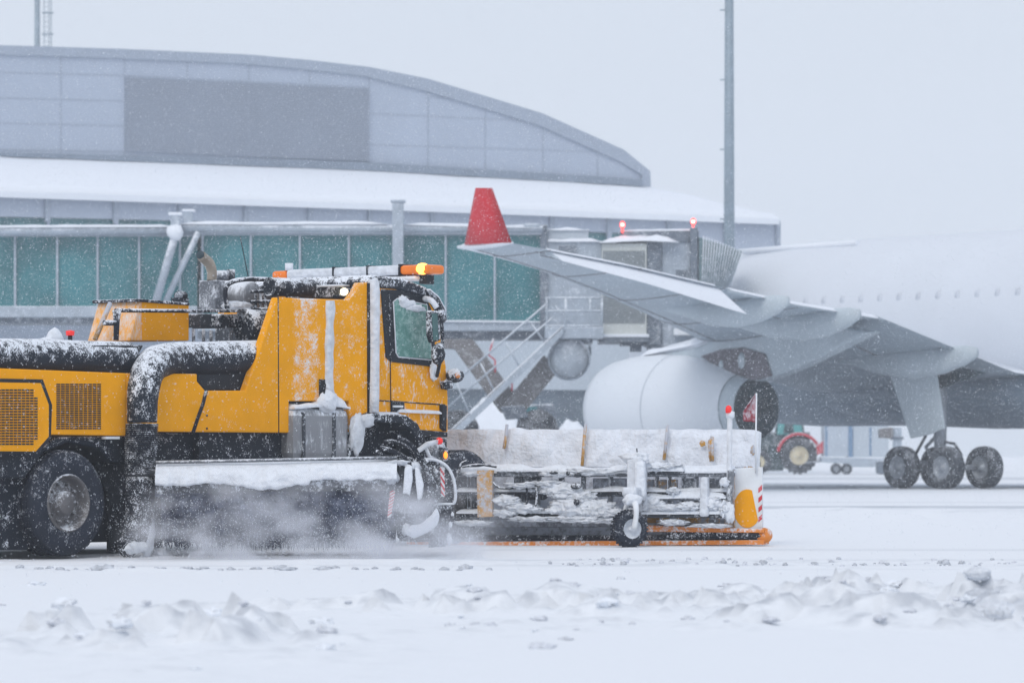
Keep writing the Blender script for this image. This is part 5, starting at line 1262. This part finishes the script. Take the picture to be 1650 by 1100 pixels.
# push frame between truck and plough
mb = MB(); c = Vector((T(700, 0, 0)[0]-.2, 0, .55))
def U2P(v):
    wx = UF.ox+v.x*UF.hx-v.y*UF.hy; wy = UF.oy+v.x*UF.hy+v.y*UF.hx
    dx, dy = wx-PF.ox, wy-PF.oy; return Vector((dx*PF.hx+dy*PF.hy, -dx*PF.hy+dy*PF.hx, v.z))
xfr = T(722, 0)[0]
a0 = U2P(Vector((xfr-.3, -.5, .6))); a1 = U2P(Vector((xfr-.3, .5, .6)))
mb.tube([a0, Vector((a0.x+1.2, .1, .6))], .07, 8); mb.tube([a1, Vector((a1.x+1.2, .2, .6))], .07, 8)
mb.build('push_frame', 'dark', pw)
# ================================================================== ICE CLODS
random.seed(5)
def clod(x, y, r_, flat, m, label, group, sd):
    mb = MB(); mb.blob((0, 0, 0), (r_, r_*.8, r_*flat), 3, .38, 4., sd)
    o = mb.build('ice_clod', m); o.location = (x, y, gz(x, y)+r_*flat*.25); o.rotation_euler = (0, 0, random.uniform(0, 6))
    tag(o, label, 'ice clod', group)
rowpx = [32, 62, 80, 97, 108, 122, 140, 152, 160, 172, 180, 196, 212, 240, 252, 262, 284, 296, 305, 318, 330, 356, 372, 388, 412, 436, 452, 464, 476, 512, 524, 540, 572, 590, 604, 632, 640, 668, 678, 716, 740, 750, 788]
for i, p_ in enumerate(rowpx):
    D_ = 35.9+random.uniform(-.25, .25); big = 1.7 if p_ in (97, 160, 172, 260, 452, 464, 524, 750) else 1.
    clod((p_-825)/F*D_, D_, random.uniform(.02, .05)*big, random.uniform(.3, .55), 'clod', 'small grey ice clod in the long row beside the truck track', 'ice clods in a row along the truck track', i)
for i in range(120):
    p_ = random.gauss(1180, 90) if 14 < i < 34 else random.uniform(860, 1648); D_ = random.uniform(36.8, 40.5) if i < 34 else random.gauss(37.4, .22)
    clod((p_-825)/F*D_, D_, random.uniform(.010, .036)*(1 if i < 34 else random.choice((.5, .7, 1.1))), random.uniform(.5, .9), 'clod' if i % 3 else 'chunk', 'tiny snow clod scattered along the ploughed track below and right of the plough blade', 'snow clods scattered by the plough', 100+i)
for p_, D_, r_, l_ in ((1597, 26.2, .16, 'yellowish grey ice block lying on the foreground snowbank at far right'), (1575, 26.6, .08, 'dark tipped snow lump just left of the yellowish ice block'), (1600, 24.3, .13, 'round grey snow lump in front of the yellowish ice block at right'),
        (1000, 33.2, .035, 'single small snow clod on smooth snow below the castor wheel')):
    mb = MB(); mb.blob((0, 0, 0), (r_*1.15, r_, r_*.6), 4, .22, 3.0, p_*.37)
    o = mb.build('snow_clod', 'clod' if r_ > .1 and p_ == 1597 else 'snow_dirty'); o.location = ((p_-825)/F*D_, D_, gz((p_-825)/F*D_, D_)+r_*.12); tag(o, l_, 'snow clod')
proto = []
for k in range(6):
    mb = MB(); mb.blob((0, 0, 0), (1, .85, .62), 3, .5, 3.2, 200+k); o = mb.build('snow_chunk', 'snow_smooth' if k % 3 == 0 else 'chunk'); proto.append(o)
cnt = 0
while cnt < 130:
    p_ = random.uniform(-40, 1690); yy = random.gauss(1000 if p_ < 900 else 975, 32)
    if yy < 930 or yy > 1090: continue
    D_ = F*H/(yy-YH); x_ = (p_-825)/F*D_
    zc, dd = ground_height(np.array([x_]), np.array([D_]))
    if dd[0] < .22 and random.random() < .96: continue
    src = proto[cnt % 6]; o = src if cnt < 6 else src.copy()
    if cnt >= 6: col.objects.link(o)
    r_ = random.choice((.02, .025, .03, .04, .05, .07))
    o.scale = (r_, r_*random.uniform(.8, 1.2), r_*random.uniform(.5, .8)); o.location = (x_, D_, float(zc[0])+r_*.05); o.rotation_euler = (0, 0, random.uniform(0, 6))
    tag(o, 'out of focus snow chunk lying on the broken foreground snowbank', 'snow chunk', 'snow chunks on the foreground bank'); cnt += 1
# ================================================================== BLOWN SNOW, FALLING SNOW, HAZE
def vol_mat(name, dens, noise_s=None, color=(.92, .94, 1), zf=None):
    m = bpy.data.materials.new(name); m.use_nodes = True; n = m.node_tree; n.nodes.clear(); L = n.links.new
    o = n.nodes.new('ShaderNodeOutputMaterial'); v = n.nodes.new('ShaderNodeVolumePrincipled'); L(v.outputs[0], o.inputs['Volume'])
    v.inputs['Color'].default_value = (*color, 1); v.inputs['Density'].default_value = dens; v.inputs['Anisotropy'].default_value = 0
    if noise_s:
        g = n.nodes.new('ShaderNodeTexCoord'); mp = n.nodes.new('ShaderNodeMapping'); mp.inputs['Scale'].default_value = noise_s; L(g.outputs['Object'], mp.inputs[0])
        z = n.nodes.new('ShaderNodeTexNoise'); z.inputs['Scale'].default_value = 1; z.inputs['Detail'].default_value = 4; L(mp.outputs[0], z.inputs['Vector'])
        r_ = n.nodes.new('ShaderNodeMapRange'); r_.inputs['From Min'].default_value = .46; r_.inputs['From Max'].default_value = .70; r_.inputs['To Max'].default_value = 1
        L(z.outputs['Fac'], r_.inputs['Value'])
        # soft ends: fade to nothing towards the box walls (object space -1..1)
        sp = n.nodes.new('ShaderNodeSeparateXYZ'); L(g.outputs['Generated'], sp.inputs[0])
        def fade(sock, a, b):
            k = n.nodes.new('ShaderNodeMapRange'); k.interpolation_type = 'SMOOTHSTEP'; k.inputs['From Min'].default_value = a; k.inputs['From Max'].default_value = b; L(sock, k.inputs['Value']); return k.outputs[0]
        fs = [fade(sp.outputs['X'], 0, .15), fade(sp.outputs['X'], 1, .75), fade(sp.outputs['Y'], 0, .3), fade(sp.outputs['Y'], 1, .7), fade(sp.outputs['Z'], 1.0, .05)]
        cur = r_.outputs[0]
        for f_ in fs:
            mm = n.nodes.new('ShaderNodeMath'); mm.operation = 'MULTIPLY'; L(cur, mm.inputs[0]); L(f_, mm.inputs[1]); cur = mm.outputs[0]
        mm = n.nodes.new('ShaderNodeMath'); mm.operation = 'MULTIPLY'; L(cur, mm.inputs[0]); mm.inputs[1].default_value = dens; L(mm.outputs[0], v.inputs['Density'])
    return m
def vol_box(name, x0, x1, y0, y1, z0, z1, m, **k):
    mb = MB(); mb.box(x0, x1, y0, y1, z0, z1); bmesh.ops.recalc_face_normals(mb.bm, faces=mb.bm.faces[:])
    me = bpy.data.meshes.new(name); mb.bm.to_mesh(me); me.materials.append(m); o = bpy.data.objects.new(name, me); col.objects.link(o); return o
o = vol_box('blown_snow', -4.2, .1, 39.6, 41.0, -.02, 1.05, vol_mat('blown_snow', 4.2, (1.9, 1.6, 3.0)))
tag(o, 'white powder blown up in front of the sweeper broom', 'blown snow', kind='stuff')
rng = np.random.default_rng(3)
NF = 480000
Dm = (rng.random(NF*3)*(118**3-26**3)+26**3)**(1/3.)
Xm = (rng.random(NF*3)-.5)*2*(Dm*.165+1.5); Zm = rng.random(NF*3)*(Dm*.135+1.6)
keep = np.ones(len(Dm), bool); keep[NF:] = False
Dm, Xm, Zm = Dm[keep], Xm[keep], Zm[keep]
ng = 7000          # grains thrown up in front of the broom
Xm[:ng] = rng.uniform(-4.1, -.3, ng); Dm[:ng] = rng.uniform(39.6, 40.95, ng); Zm[:ng] = rng.exponential(.24, ng)*(.5+vnoise(Xm[:ng]*2.2, Dm[:ng]*2, 5))
sz = rng.uniform(.0024, .0052, NF)
tet = np.array([(1, 1, 1), (-1, -1, 1), (-1, 1, -1), (1, -1, -1)], float)*.62
an = rng.random((NF, 3))*6.28
ca, sa = np.cos(an[:, 0]), np.sin(an[:, 0])
tv = tet[None].repeat(NF, 0)
tx = tv[..., 0]*ca[:, None]-tv[..., 2]*sa[:, None]; tz = tv[..., 0]*sa[:, None]+tv[..., 2]*ca[:, None]; ty = tv[..., 1]
vv = np.stack([Xm[:, None]+tx*sz[:, None]*1.2, Dm[:, None]+ty*sz[:, None], Zm[:, None]+tz*sz[:, None]*1.3], -1).reshape(-1, 3).astype(np.float32)
ff = (np.arange(NF)[:, None, None]*4+np.array([(0, 1, 2), (0, 3, 1), (0, 2, 3), (1, 3, 2)])[None]).reshape(-1, 3)
me = fast_mesh('falling_snow', vv, ff, False); me.materials.append(MATS['smooth_snow'])
o = bpy.data.objects.new('falling_snow', me); col.objects.link(o); tag(o, 'fine white snowflakes falling through the whole scene', 'falling snow', kind='stuff')
hz = vol_box('haze', -950, 950, -80, 950, -1.2, 75, vol_mat('haze', .00085, None, (.93, .96, 1)))
tag(hz, 'pale blue-white snow haze over the apron', 'haze', kind='stuff')
